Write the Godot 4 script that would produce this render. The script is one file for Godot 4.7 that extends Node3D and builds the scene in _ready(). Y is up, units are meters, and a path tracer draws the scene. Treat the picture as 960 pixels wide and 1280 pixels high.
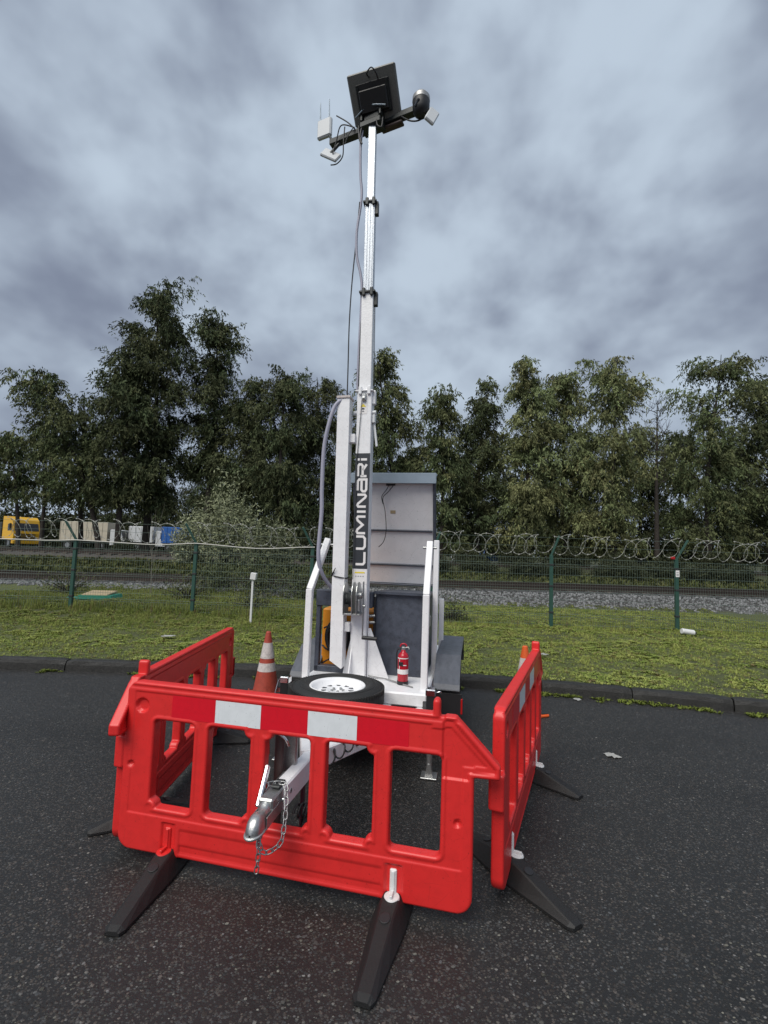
extends Node3D

# ---------------------------------------------------------------- mesh builder
class MB:
	var v := PackedVector3Array()
	var n := PackedVector3Array()
	var c := PackedColorArray()
	var idx := PackedInt32Array()
	var xf := Transform3D()
	var col := Color(1, 1, 1)
	func put(p: Vector3, nn: Vector3) -> int:
		v.append(xf * p)
		n.append((xf.basis * nn).normalized())
		c.append(col)
		return v.size() - 1
	func tri(a: Vector3, b: Vector3, d: Vector3) -> void:      # counter-clockwise seen from outside
		var nn := (b - a).cross(d - a)
		if nn.length_squared() < 1e-16:
			return
		nn = nn.normalized()
		var i := put(a, nn)
		put(b, nn)
		put(d, nn)
		idx.append(i); idx.append(i + 2); idx.append(i + 1)
	func quad(a: Vector3, b: Vector3, d: Vector3, e: Vector3) -> void:
		tri(a, b, d)
		tri(a, d, e)
	func squad(a: Vector3, b: Vector3, d: Vector3, e: Vector3, na: Vector3, nb: Vector3, nd: Vector3, ne: Vector3) -> void:
		var i := put(a, na)
		put(b, nb)
		put(d, nd)
		put(e, ne)
		idx.append_array(PackedInt32Array([i, i + 2, i + 1, i, i + 3, i + 2]))
	func box(lo: Vector3, hi: Vector3, ch := 0.004) -> void:   # chamfered box
		var m := (lo + hi) / 2.0
		var h := (hi - lo) / 2.0
		ch = minf(ch, minf(h.x, minf(h.y, h.z)) * 0.6)
		for ax in 3:
			var b1 := (ax + 1) % 3
			var b2 := (ax + 2) % 3
			for s in [-1.0, 1.0]:
				var o := Vector3(); o[ax] = h[ax] * s
				var p: Array[Vector3] = []
				for k in [[-1, -1], [1, -1], [1, 1], [-1, 1]]:
					var q := o
					q[b1] = (h[b1] - ch) * k[0]
					q[b2] = (h[b2] - ch) * k[1]
					p.append(m + q)
				if s > 0: quad(p[0], p[1], p[2], p[3])
				else: quad(p[3], p[2], p[1], p[0])
			for s1 in [-1.0, 1.0]:
				for s2 in [-1.0, 1.0]:
					var e1 := Vector3(); e1[b1] = h[b1] * s1; e1[b2] = (h[b2] - ch) * s2
					var e2 := Vector3(); e2[b1] = (h[b1] - ch) * s1; e2[b2] = h[b2] * s2
					var t := Vector3(); t[ax] = h[ax] - ch
					if s1 * s2 > 0: quad(m + e1 - t, m + e2 - t, m + e2 + t, m + e1 + t)
					else: quad(m + e2 - t, m + e1 - t, m + e1 + t, m + e2 + t)
		for sx in [-1.0, 1.0]:
			for sy in [-1.0, 1.0]:
				for sz in [-1.0, 1.0]:
					var a := m + Vector3(h.x * sx, (h.y - ch) * sy, (h.z - ch) * sz)
					var b := m + Vector3((h.x - ch) * sx, h.y * sy, (h.z - ch) * sz)
					var d := m + Vector3((h.x - ch) * sx, (h.y - ch) * sy, h.z * sz)
					if sx * sy * sz > 0: tri(a, b, d)
					else: tri(a, d, b)
	func beam(a: Vector3, b: Vector3, w: float, h: float, ch := 0.005, up := Vector3.UP) -> void:  # square tube from a to b
		var d := b - a
		var old := xf
		var z := d.normalized()
		var x := up.cross(z)
		if x.length() < 0.01: x = Vector3.RIGHT
		x = x.normalized()
		xf = old * Transform3D(Basis(x, z.cross(x), z), a)
		box(Vector3(-w / 2, -h / 2, 0), Vector3(w / 2, h / 2, d.length()), ch)
		xf = old
	func tube(p: Array, r: float, sides := 8, caps := true, r1 := -1.0) -> void:
		var k := p.size()
		if k < 2: return
		var t := Vector3(p[1] - p[0]).normalized()
		var u := t.cross(Vector3.UP if absf(t.y) < 0.9 else Vector3.RIGHT).normalized()
		var start := v.size()
		for i in k:
			var tt: Vector3 = Vector3(p[mini(i + 1, k - 1)] - p[maxi(i - 1, 0)]).normalized()
			u = (u - tt * u.dot(tt)).normalized()
			var w := tt.cross(u)
			var rr := r if r1 < 0.0 else lerpf(r, r1, float(i) / (k - 1))
			for s in sides:
				var a := TAU * s / sides
				var o := u * cos(a) + w * sin(a)
				put(p[i] + o * rr, o)
		for i in k - 1:
			for s in sides:
				var a := start + i * sides + s
				var b := start + i * sides + (s + 1) % sides
				idx.append_array(PackedInt32Array([a, b + sides, b, a, a + sides, b + sides]))
		if caps:
			for e in 2:
				var ring := start + (k - 1) * sides * e
				var nn: Vector3 = (p[k - 1] - p[k - 2]) if e else (p[0] - p[1])
				var cen := put(p[(k - 1) * e], nn)
				for s in sides:
					var a: Vector3 = v[ring + s]
					var b: Vector3 = v[ring + (s + 1) % sides]
					var i0 := v.size()
					v.append(a); v.append(b)
					n.append(n[cen]); n.append(n[cen]); c.append(col); c.append(col)
					if e: idx.append_array(PackedInt32Array([cen, i0 + 1, i0]))
					else: idx.append_array(PackedInt32Array([cen, i0, i0 + 1]))
	func lathe(prof: Array, segs := 24, smooth := false) -> void:   # [radius, y] from bottom to top round the y axis, outside to the right
		for i in prof.size() - 1:
			var a: Array = prof[i]
			var b: Array = prof[i + 1]
			var na := Vector2(b[1] - a[1], -(b[0] - a[0])).normalized()
			var n0 := na
			var n1 := na
			if smooth:
				if i > 0:
					var q: Array = prof[i - 1]
					n0 = (na + Vector2(a[1] - q[1], -(a[0] - q[0])).normalized()).normalized()
				if i < prof.size() - 2:
					var q: Array = prof[i + 2]
					n1 = (na + Vector2(q[1] - b[1], -(q[0] - b[0])).normalized()).normalized()
			for s in segs:
				var t0 := TAU * s / segs
				var t1 := TAU * (s + 1) / segs
				var d0 := Vector3(cos(t0), 0, -sin(t0))
				var d1 := Vector3(cos(t1), 0, -sin(t1))
				squad(d0 * a[0] + Vector3(0, a[1], 0), d1 * a[0] + Vector3(0, a[1], 0), d1 * b[0] + Vector3(0, b[1], 0), d0 * b[0] + Vector3(0, b[1], 0),
					d0 * n0.x + Vector3(0, n0.y, 0), d1 * n0.x + Vector3(0, n0.y, 0), d1 * n1.x + Vector3(0, n1.y, 0), d0 * n1.x + Vector3(0, n1.y, 0))
	func ext(poly: PackedVector2Array, z0: float, z1: float) -> void:   # polygon in xy, pushed along z
		if Geometry2D.is_polygon_clockwise(poly): poly.reverse()
		var t := Geometry2D.triangulate_polygon(poly)
		for i in range(0, t.size(), 3):
			var a := poly[t[i]]
			var b := poly[t[i + 1]]
			var d := poly[t[i + 2]]
			if (b - a).cross(d - a) < 0:
				var q := b; b = d; d = q
			tri(Vector3(a.x, a.y, z1), Vector3(b.x, b.y, z1), Vector3(d.x, d.y, z1))
			tri(Vector3(a.x, a.y, z0), Vector3(d.x, d.y, z0), Vector3(b.x, b.y, z0))
		for i in poly.size():
			var a := poly[i]
			var b := poly[(i + 1) % poly.size()]
			quad(Vector3(a.x, a.y, z0), Vector3(b.x, b.y, z0), Vector3(b.x, b.y, z1), Vector3(a.x, a.y, z1))
	func mesh() -> ArrayMesh:
		var a := []
		a.resize(Mesh.ARRAY_MAX)
		a[Mesh.ARRAY_VERTEX] = v
		a[Mesh.ARRAY_NORMAL] = n
		a[Mesh.ARRAY_COLOR] = c
		a[Mesh.ARRAY_INDEX] = idx
		var m := ArrayMesh.new()
		m.add_surface_from_arrays(Mesh.PRIMITIVE_TRIANGLES, a)
		return m

# ---------------------------------------------------------------- scene helpers
var taken := {}
func numbered(parent: Node, called: String) -> String:
	var key := str(parent.get_instance_id()) + called
	var k: int = taken.get(key, 0)
	taken[key] = k + 1
	return called if k == 0 else "%s_%03d" % [called, k]

func tag(o: Node, label: String, category: String, group := "", kind := "") -> Node:
	if label: o.set_meta("label", label)
	if category: o.set_meta("category", category)
	if group: o.set_meta("group", group)
	if kind: o.set_meta("kind", kind)
	return o

func thing(called: String, label: String, category: String, at := Vector3.ZERO, turn := 0.0, group := "") -> Node3D:
	var o := Node3D.new()
	o.name = numbered(self, called)
	add_child(o, true)
	o.position = at
	o.rotation.y = turn
	tag(o, label, category, group)
	return o

func put(called: String, m: Variant, mat: Material, parent: Node = self, at := Transform3D()) -> MeshInstance3D:
	var o := MeshInstance3D.new()
	o.mesh = m.mesh() if m is MB else m
	o.material_override = mat
	o.name = numbered(parent, called)
	o.transform = at
	parent.add_child(o, true)
	return o

func copy(src: Node3D, at: Vector3, turn: float, label := "") -> Node3D:
	var o: Node3D = src.duplicate()
	o.name = numbered(self, String(src.name).rstrip("0123456789").rstrip("_"))
	add_child(o, true)
	o.position = at
	o.rotation.y = turn
	if label: o.set_meta("label", label)
	return o

func lin(r: float, g: float, b: float) -> Color:
	return Color(r, g, b).linear_to_srgb()

func noise_tex(freq: float, lo: float, hi: float, sd: int, oct := 4, type := FastNoiseLite.TYPE_SIMPLEX_SMOOTH, size := 512) -> NoiseTexture2D:
	var f := FastNoiseLite.new()
	f.noise_type = type
	f.frequency = freq
	f.fractal_octaves = oct
	f.seed = sd
	var t := NoiseTexture2D.new()
	t.width = size
	t.height = size
	t.seamless = true
	t.noise = f
	var g := Gradient.new()
	g.set_color(0, Color(lo, lo, lo))
	g.set_color(1, Color(hi, hi, hi))
	t.color_ramp = g
	return t

func bump_tex(freq: float, strength: float, sd: int, size := 512) -> NoiseTexture2D:
	var f := FastNoiseLite.new()
	f.frequency = freq
	f.seed = sd
	f.fractal_octaves = 4
	var t := NoiseTexture2D.new()
	t.width = size
	t.height = size
	t.seamless = true
	t.as_normal_map = true
	t.bump_strength = strength
	t.noise = f
	return t

func mat(called: String, c: Color, rough := 0.6, metal := 0.0, tex: Texture2D = null, scale := 1.0, world := false) -> StandardMaterial3D:
	var m := StandardMaterial3D.new()
	m.resource_name = called
	m.albedo_color = c
	m.roughness = rough
	m.metallic = metal
	if tex:
		m.albedo_texture = tex
		m.uv1_triplanar = true
		m.uv1_world_triplanar = world
		m.uv1_scale = Vector3.ONE * scale
	return m

func bump(m: StandardMaterial3D, t: Texture2D, s := 1.0, scale := 1.0) -> StandardMaterial3D:
	m.normal_enabled = true
	m.normal_texture = t
	m.normal_scale = s
	if not m.uv1_triplanar:
		m.uv1_triplanar = true
		m.uv1_scale = Vector3.ONE * scale
	return m

func multi(called: String, m: Mesh, ma: Material, xs: Array, cs: Array, parent: Node = self) -> MultiMeshInstance3D:
	var mm := MultiMesh.new()
	mm.transform_format = MultiMesh.TRANSFORM_3D
	mm.use_colors = true
	mm.mesh = m
	mm.instance_count = xs.size()
	for i in xs.size():
		mm.set_instance_transform(i, xs[i])
		mm.set_instance_color(i, cs[i])
	var o := MultiMeshInstance3D.new()
	o.multimesh = mm
	o.material_override = ma
	o.name = numbered(parent, called)
	o.set_meta("kind", "stuff")
	parent.add_child(o, true)
	return o

# ---------------------------------------------------------------- the lie of the land
var lump := FastNoiseLite.new()
func kz(x: float) -> float:                       # front face of the kerb
	var q := clampf(x + 1.0, 0.0, 10.0)
	return -6.22 + 0.03 * q * q + maxf(0.0, x - 9.0) * 0.6
func crest(x: float) -> float:
	return 0.47 + 0.011 * clampf(x, -13.0, 7.0)
func gh(x: float, z: float) -> float:
	var h := 0.125
	var s := kz(x) - z
	h += 0.05 * smoothstep(0.3, 4.0, s)
	h += (lump.get_noise_2d(x * 2.2, z * 2.2) * 0.05 + lump.get_noise_2d(x * 9.0, z * 9.0) * 0.025) * smoothstep(0.25, 1.2, s) * (1.0 - smoothstep(13.6, 14.2, -z))
	h += 0.13 * smoothstep(9.6, 11.2, -z) * (1.0 - smoothstep(12.5, 13.8, -z)) * (1.0 - smoothstep(-5.0, -1.5, x))
	h = lerpf(h, crest(x), smoothstep(14.0, 15.3, -z))
	h = lerpf(h, 0.42, smoothstep(18.4, 19.4, -z))
	h = lerpf(h, 0.72, smoothstep(20.5, 25.0, -z))
	h = lerpf(h, 1.0, smoothstep(25.4, 26.6, -z))
	h = lerpf(h, 0.82, smoothstep(29.6, 30.8, -z))
	if -z > 19.5:
		h += lump.get_noise_2d(x * 0.8, z * 0.8) * 0.08
	if -z > 60.0:
		h += lump.get_noise_2d(x * 0.05, z * 0.05) * 0.3
	return h

# ---------------------------------------------------------------- leaves
var rng := RandomNumberGenerator.new()
class Leaves:
	var v := PackedVector3Array()
	var n := PackedVector3Array()
	var c := PackedColorArray()
	var idx := PackedInt32Array()
	var r: RandomNumberGenerator
	func leaf(p: Vector3, d: Vector3, len: float, wid: float, col: Color) -> void:
		var s := d.cross(Vector3(r.randf() - 0.5, r.randf() - 0.5, r.randf() - 0.5)).normalized()
		var nn := s.cross(d).normalized()
		var i := v.size()
		v.append(p); v.append(p + d * len * 0.4 + s * wid * 0.5); v.append(p + d * len); v.append(p + d * len * 0.4 - s * wid * 0.5)
		for k in 4:
			n.append(nn); c.append(col)
		idx.append_array(PackedInt32Array([i, i + 2, i + 1, i, i + 3, i + 2]))
	func clump(at: Vector3, rad: float, count: int, len: float, wid: float, droop: float, col: Color) -> void:
		for k in count:
			var o := Vector3(clampf(r.randfn(), -1.7, 1.7) * 0.85, clampf(r.randfn(), -1.8, 1.6) * 1.25 - 0.25, clampf(r.randfn(), -1.7, 1.7) * 0.85) * rad * 0.52
			var d := Vector3(r.randfn() * 0.6, r.randfn() * 0.6 - droop, r.randfn() * 0.6) + o * 0.25 / maxf(rad, 0.1)
			var t := 0.84 + r.randf() * 0.32
			leaf(at + o, d.normalized(), len * (0.7 + r.randf() * 0.6), wid * (0.7 + r.randf() * 0.6), Color(col.r * t, col.g * t, col.b * (t * 0.7 + 0.3)))
	func spray(at: Vector3, out: Vector3, rad: float, strands: int, per: int, len: float, wid: float, col: Color) -> void:   # hanging strands of leaves
		for q in strands:
			var o := Vector3(clampf(r.randfn(), -1.9, 1.9), clampf(r.randfn(), -1.5, 1.5) * 0.7 + 0.25, clampf(r.randfn(), -1.9, 1.9)) * rad * 0.55
			var p := at + o
			var hang := r.randf_range(0.45, 1.25) * (0.5 + rad * 0.6)
			var side := out * 0.35 + o * 0.5 + Vector3(r.randfn(), 0, r.randfn()) * 0.12
			var ts := 0.85 + r.randf() * 0.3
			for k in per:
				var t := (k + r.randf()) / per
				var w := p + side * t + Vector3(0, 0.25 * t - hang * t * t, 0) + Vector3(r.randfn(), r.randfn(), r.randfn()) * 0.06
				var d := Vector3(r.randfn() * 0.5, -0.9 + r.randfn() * 0.45, r.randfn() * 0.5) + side * 0.5
				var tt := ts * (0.88 + r.randf() * 0.24)
				leaf(w, d.normalized(), len * (0.7 + r.randf() * 0.6), wid * (0.7 + r.randf() * 0.6), Color(col.r * tt, col.g * tt, col.b * (tt * 0.7 + 0.3)))
	func mesh() -> ArrayMesh:
		var a := []
		a.resize(Mesh.ARRAY_MAX)
		a[Mesh.ARRAY_VERTEX] = v
		a[Mesh.ARRAY_NORMAL] = n
		a[Mesh.ARRAY_COLOR] = c
		a[Mesh.ARRAY_INDEX] = idx
		var m := ArrayMesh.new()
		m.add_surface_from_arrays(Mesh.PRIMITIVE_TRIANGLES, a)
		return m

func make_tree(x: float, z: float, tx: float, ty: float, hw: float, lo: float, col: Color, dens: float, label: String, group: String, called := "eucalyptus_tree", leafy := true) -> void:
	var y0 := gh(x, z)
	var t := thing(called, label, "tree", Vector3(x, y0, z), 0.0, group)
	var top := Vector3(tx - x, ty - y0, rng.randf_range(-0.8, 0.8))
	var h := top.y
	var bend := Vector3(rng.randf_range(-0.5, 0.5), 0, rng.randf_range(-0.5, 0.5)) * h * 0.05
	var at := func(s: float) -> Vector3: return top * Vector3(pow(s, 1.3), s, pow(s, 1.3)) + bend * sin(s * 5.0) * s
	var wood := MB.new()
	var path := []
	for i in 13: path.append(at.call(i / 12.0) - Vector3(0, 0.3 if i == 0 else 0.0, 0))
	var r0 := 0.012 * h + 0.06
	wood.tube(path, r0, 8, false, 0.02)
	var lv := Leaves.new()
	lv.r = rng
	var s0 := clampf((lo - y0) / h, 0.04, 0.85)
	var nl := int(clampf(h * 1.4 * (1.0 - s0 * 0.5), 10, 29))
	var spots := []
	var dz := hw * 0.85
	for k in nl:
		var f := (k + rng.randf()) / nl
		var s := lerpf(s0, 0.985, f)
		var env := hw * 0.86 * (0.32 + 0.80 * pow(sin(PI * clampf(pow(f, 0.8) * 0.90 + 0.07, 0.0, 1.0)), 0.55)) * rng.randf_range(0.52, 1.15)
		var ang := k * 2.4 + rng.randf() * 0.9
		var out := Vector3(cos(ang) * env, 0, sin(ang) * env * dz / hw)
		var rise := env * rng.randf_range(0.35, 1.0)
		var sb := maxf(s - rise / h, s0 * 0.75)
		var a: Vector3 = at.call(sb)
		var b: Vector3 = at.call(s) + out
		var pm := (a + b) / 2.0 + Vector3(0, env * 0.16, 0) + out * 0.08
		var lp := []
		for q in 6:
			var w := q / 5.0
			lp.append(a.lerp(pm, w).lerp(pm.lerp(b, w), w))
		wood.tube(lp, r0 * 0.32 * (1.0 - s * 0.5), 5, false, 0.012)
		var nsub := int(3 + env * 1.7)
		for q in nsub:
			var w := lerpf(0.3, 1.0, (q + rng.randf()) / nsub)
			var p: Vector3 = a.lerp(pm, w).lerp(pm.lerp(b, w), w)
			var e := p + Vector3(rng.randfn(), rng.randf_range(-0.6, 0.9), rng.randfn()).normalized() * rng.randf_range(0.3, 0.9) * (0.35 + env * 0.22)
			wood.tube([p, (p + e) / 2.0 + Vector3(0, 0.08, 0), e], 0.025, 4, false, 0.008)
			spots.append([e, 0.55 + env * 0.13])
			if not leafy:
				for kk in 3:
					var e2 := e + Vector3(rng.randfn() * 0.4, rng.randf_range(0.2, 1.0), rng.randfn() * 0.4)
					wood.tube([e, e2], 0.016, 4, false, 0.006)
	for k in int(h * 0.7):
		var s := lerpf(s0, 0.93, rng.randf())
		spots.append([at.call(s) + Vector3(rng.randfn(), rng.randfn() * 0.5, rng.randfn()) * hw * 0.28, 0.62 + hw * 0.08])
	for k in 4: spots.append([at.call(0.9 + k * 0.03) + Vector3(rng.randfn(), 0, rng.randfn()) * hw * 0.22, 0.55])
	put("trunk", wood, M.bark, t)
	if not leafy: return
	for sp in spots:
		if rng.randf() < 0.10: continue
		var tone := rng.randf_range(0.66, 1.42)
		var warm := rng.randf_range(-0.08, 0.14)
		var ax: Vector3 = at.call(clampf(sp[0].y / h, 0.0, 1.0))
		var away: Vector3 = ((sp[0] - ax) * Vector3(1, 0, 1)).limit_length(1.0)
		lv.spray(sp[0], away, sp[1] * rng.randf_range(0.85, 1.2), int(18 * dens * (0.6 + sp[1] * 0.6)), 15, 0.29, 0.085, Color(col.r * tone * (1.0 + warm), col.g * tone, col.b * tone))
	put("crown", lv.mesh(), M.leaf, t).set_meta("kind", "stuff")

func make_shrub(called: String, x: float, z: float, h: float, w: float, col: Color, count: int, len: float, label: String, group := "") -> Node3D:
	var t := thing(called, label, "shrub", Vector3(x, gh(x, z), z), 0.0, group)
	var stems := MB.new()
	var lv := Leaves.new()
	lv.r = rng
	var ns := int(7 + w * 4)
	for k in ns:
		var ang := k * 2.4
		var rr := w * 0.5 * sqrt((k + 0.5) / ns)
		var e := Vector3(cos(ang) * rr, h * (1.0 - 0.55 * pow(rr / (w * 0.5), 2.0)) * rng.randf_range(0.78, 1.0), sin(ang) * rr * 0.8)
		stems.tube([Vector3(0, -0.1, 0), e * Vector3(0.35, 0.45, 0.35), e], 0.03, 5, false, 0.006)
		for q in 6:
			var w2 := lerpf(0.25, 1.0, q / 5.0)
			var tone := rng.randf_range(0.75, 1.25)
			lv.clump(e * Vector3(lerpf(0.5, 1.0, w2), w2, lerpf(0.5, 1.0, w2)), 0.2 + w * 0.1, int(count / 6.0), len, len * 0.3, -0.2, Color(col.r * tone, col.g * tone, col.b * tone))
	put("stems", stems, M.bark, t)
	put("foliage", lv.mesh(), M.leaf, t).set_meta("kind", "stuff")
	return t

# ---------------------------------------------------------------- surface nets of a field in a box
func surface_net(nx: int, ny: int, nz: int, cell: float, org: Vector3, f: PackedFloat32Array) -> ArrayMesh:
	var id := PackedInt32Array()
	id.resize(nx * ny * nz)
	id.fill(-1)
	var v := PackedVector3Array()
	var n := PackedVector3Array()
	var idx := PackedInt32Array()
	var sy := nx
	var sz := nx * ny
	var off := [0, 1, sy, sy + 1, sz, sz + 1, sz + sy, sz + sy + 1]
	var ed := [[0, 1], [2, 3], [4, 5], [6, 7], [0, 2], [1, 3], [4, 6], [5, 7], [0, 4], [1, 5], [2, 6], [3, 7]]
	for z in nz - 1:
		for y in ny - 1:
			var row := z * sz + y * sy
			for x in nx - 1:
				var b := row + x
				var neg := f[b] < 0.0
				if (f[b + 1] < 0.0) == neg and (f[b + sy] < 0.0) == neg and (f[b + sy + 1] < 0.0) == neg and (f[b + sz] < 0.0) == neg and (f[b + sz + 1] < 0.0) == neg and (f[b + sz + sy] < 0.0) == neg and (f[b + sz + sy + 1] < 0.0) == neg:
					continue
				var s := Vector3()
				var k := 0
				for e in ed:
					var a: float = f[b + off[e[0]]]
					var d: float = f[b + off[e[1]]]
					if (a < 0.0) != (d < 0.0):
						var t := a / (a - d)
						var i0: int = e[0]
						var i1: int = e[1]
						s += Vector3(i0 & 1, (i0 >> 1) & 1, i0 >> 2).lerp(Vector3(i1 & 1, (i1 >> 1) & 1, i1 >> 2), t)
						k += 1
				s /= k
				id[b] = v.size()
				v.append(org + (Vector3(x, y, z) + s) * cell)
				n.append(Vector3(f[b + 1] + f[b + sy + 1] + f[b + sz + 1] + f[b + sz + sy + 1] - f[b] - f[b + sy] - f[b + sz] - f[b + sz + sy],
					f[b + sy] + f[b + sy + 1] + f[b + sz + sy] + f[b + sz + sy + 1] - f[b] - f[b + 1] - f[b + sz] - f[b + sz + 1],
					f[b + sz] + f[b + sz + 1] + f[b + sz + sy] + f[b + sz + sy + 1] - f[b] - f[b + 1] - f[b + sy] - f[b + sy + 1]).normalized())
	for z in range(1, nz - 1):
		for y in range(1, ny - 1):
			for x in range(1, nx - 1):
				var b := z * sz + y * sy + x
				var neg := f[b] < 0.0
				for ax in 3:
					var st: int = [1, sy, sz][ax]
					if (f[b + st] < 0.0) == neg: continue
					var u: int = [sy, sz, 1][ax]
					var w: int = [sz, 1, sy][ax]
					var q := [id[b - u - w], id[b - w], id[b], id[b - u]]
					if neg: idx.append_array(PackedInt32Array([q[0], q[2], q[1], q[0], q[3], q[2]]))
					else: idx.append_array(PackedInt32Array([q[0], q[1], q[2], q[0], q[2], q[3]]))
	var a := []
	a.resize(Mesh.ARRAY_MAX)
	a[Mesh.ARRAY_VERTEX] = v
	a[Mesh.ARRAY_NORMAL] = n
	a[Mesh.ARRAY_INDEX] = idx
	var m := ArrayMesh.new()
	m.add_surface_from_arrays(Mesh.PRIMITIVE_TRIANGLES, a)
	return m

func rbox(p: Vector2, lo: Vector2, hi: Vector2, r: float) -> float:
	var q := (p - (lo + hi) / 2.0).abs() - (hi - lo) / 2.0 + Vector2(r, r)
	return Vector2(maxf(q.x, 0), maxf(q.y, 0)).length() + minf(maxf(q.x, q.y), 0.0) - r
func dpoly(p: Vector2, pts: PackedVector2Array) -> float:
	var d := 1e9
	var inside := Geometry2D.is_point_in_polygon(p, pts)
	for i in pts.size():
		d = minf(d, p.distance_to(Geometry2D.get_closest_point_to_segment(p, pts[i], pts[(i + 1) % pts.size()])))
	return -d if inside else d

const BAR_T := 0.031
func barrier_mesh() -> ArrayMesh:
	var cell := 0.0085
	var org := Vector3(-0.08, 0.04, -BAR_T - 1.6 * cell)
	var nx := int(2.05 / cell)
	var ny := int(1.0 / cell)
	var nz := int((2 * BAR_T) / cell) + 5
	var f := PackedFloat32Array()
	f.resize(nx * ny * nz)
	var wing := PackedVector2Array([Vector2(1.60, 0.66), Vector2(1.60, 0.932), Vector2(1.75, 0.932), Vector2(1.945, 0.735), Vector2(1.945, 0.68), Vector2(1.81, 0.675)])
	for y in ny:
		for x in nx:
			var p := Vector2(org.x + x * cell, org.y + y * cell)
			var d := rbox(p, Vector2(0, 0.065), Vector2(1.835, 0.93), 0.075)
			d = minf(d, rbox(p, Vector2(0, 0.5), Vector2(1.69, 0.945), 0.06))
			if p.x > 1.5 and p.y > 0.55:
				d = minf(d, rbox(p, Vector2(1.65, 0.60), Vector2(1.835, 0.932), 0.01))
				if p.x > 1.7: d = maxf(minf(d, dpoly(p, wing) - 0.006), -1.0)
				if p.x > 1.69: d = maxf(d, (p - Vector2(1.75, 0.94)).dot(Vector2(0.72, 0.694)))
				d = minf(d, rbox(p, Vector2(1.643, 0.90), Vector2(1.677, 1.012), 0.016))
			d = minf(d, rbox(p, Vector2(-0.052, 0.475), Vector2(0.05, 0.65), 0.012))
			var win := 1e9
			for i in 5:
				var u0 := 0.176 + 0.319 * i
				if absf(p.x - u0 - 0.118) < 0.2:
					var a := rbox(p, Vector2(u0, 0.297), Vector2(u0 + 0.236, 0.752), 0.022)
					# rounded ears in some corners
					for cr in [[1, 1, 1], [1, 1, 0], [2, 0, 1], [2, 1, 0], [3, 1, 1], [3, 0, 0], [3, 1, 0], [0, 0, 0]]:
						if cr[0] == i: a = maxf(a, 0.036 - p.distance_to(Vector2(u0 + 0.236 * cr[1], 0.752 if cr[2] else 0.297)))
					win = minf(win, a)
			var dd := maxf(d, -win)
			var half := BAR_T
			# lip round the openings, band for the sheeting, lower panel, foot slots, dimple and holes
			half -= 0.0045 * smoothstep(0.016, 0.024, win) * (1.0 if p.y < 0.93 and p.y > 0.26 and d < -0.05 else 0.0)
			half -= 0.004 * smoothstep(0.905, 0.916, p.y) * (1.0 - smoothstep(0.924, 0.932, p.y))
			if p.y < 0.262:
				half -= 0.005 * (1.0 - smoothstep(0.205, 0.214, p.y)) * smoothstep(0.36, 0.37, p.x) * (1.0 - smoothstep(1.42, 1.43, p.x)) * smoothstep(0.085, 0.095, p.y)
				half -= 0.004 * (1.0 - smoothstep(0.128, 0.136, p.y)) * smoothstep(0.36, 0.37, p.x) * (1.0 - smoothstep(1.42, 1.43, p.x))
				for u in [0.30, 1.48]: half -= 0.011 * (1.0 - smoothstep(0.034, 0.042, absf(p.x - u))) * (1.0 - smoothstep(0.225, 0.235, p.y))
			var dim := p.distance_to(Vector2(0.095, 0.82))
			half -= 0.016 * (1.0 - smoothstep(0.03, 0.04, dim))
			for hp in [Vector2(0.05, 0.505), Vector2(1.765, 0.46)]: half -= 0.012 * (1.0 - smoothstep(0.010, 0.019, p.distance_to(hp)))
			if p.x > 1.69 and p.y > 0.66: half -= 0.008 * smoothstep(0.018, 0.026, -d)
			if p.x < 0.0: half += 0.006
			for z in nz:
				var q := absf(org.z + z * cell) - half
				# rounded join of outline and thickness
				var r := 0.011
				var a2 := dd + r
				var b2 := q + r
				f[z * nx * ny + y * nx + x] = Vector2(maxf(a2, 0), maxf(b2, 0)).length() + minf(maxf(a2, b2), 0.0) - r
	return surface_net(nx, ny, nz, cell, org, f)

func foot_mesh() -> MB:
	var m := MB.new()
	# [z, height, half width at the ground, half width on top]
	var st := [[-0.455, 0.022, 0.032, 0.026], [-0.43, 0.032, 0.045, 0.032], [-0.30, 0.055, 0.058, 0.032], [-0.15, 0.088, 0.074, 0.036], [-0.07, 0.102, 0.08, 0.04], [0.07, 0.102, 0.08, 0.04], [0.15, 0.088, 0.074, 0.036], [0.30, 0.055, 0.058, 0.032], [0.43, 0.032, 0.045, 0.032], [0.455, 0.022, 0.032, 0.026]]
	var rings := []
	for s in st:
		var h: float = s[1]
		rings.append([Vector3(s[2], 0.004, s[0]), Vector3(s[2], 0.016, s[0]), Vector3(s[3], h - 0.006, s[0]), Vector3(s[3] - 0.007, h, s[0]), Vector3(-s[3] + 0.007, h, s[0]), Vector3(-s[3], h - 0.006, s[0]), Vector3(-s[2], 0.016, s[0]), Vector3(-s[2], 0.004, s[0])])
	for i in rings.size() - 1:
		for k in 8:
			var a: Array = rings[i]
			var b: Array = rings[i + 1]
			m.quad(a[(k + 1) % 8], a[k], b[k], b[(k + 1) % 8])
	for e in [0, rings.size() - 1]:
		var a: Array = rings[e]
		for k in range(1, 7):
			if e: m.tri(a[0], a[k], a[k + 1])
			else: m.tri(a[0], a[k + 1], a[k])
	return m

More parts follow.
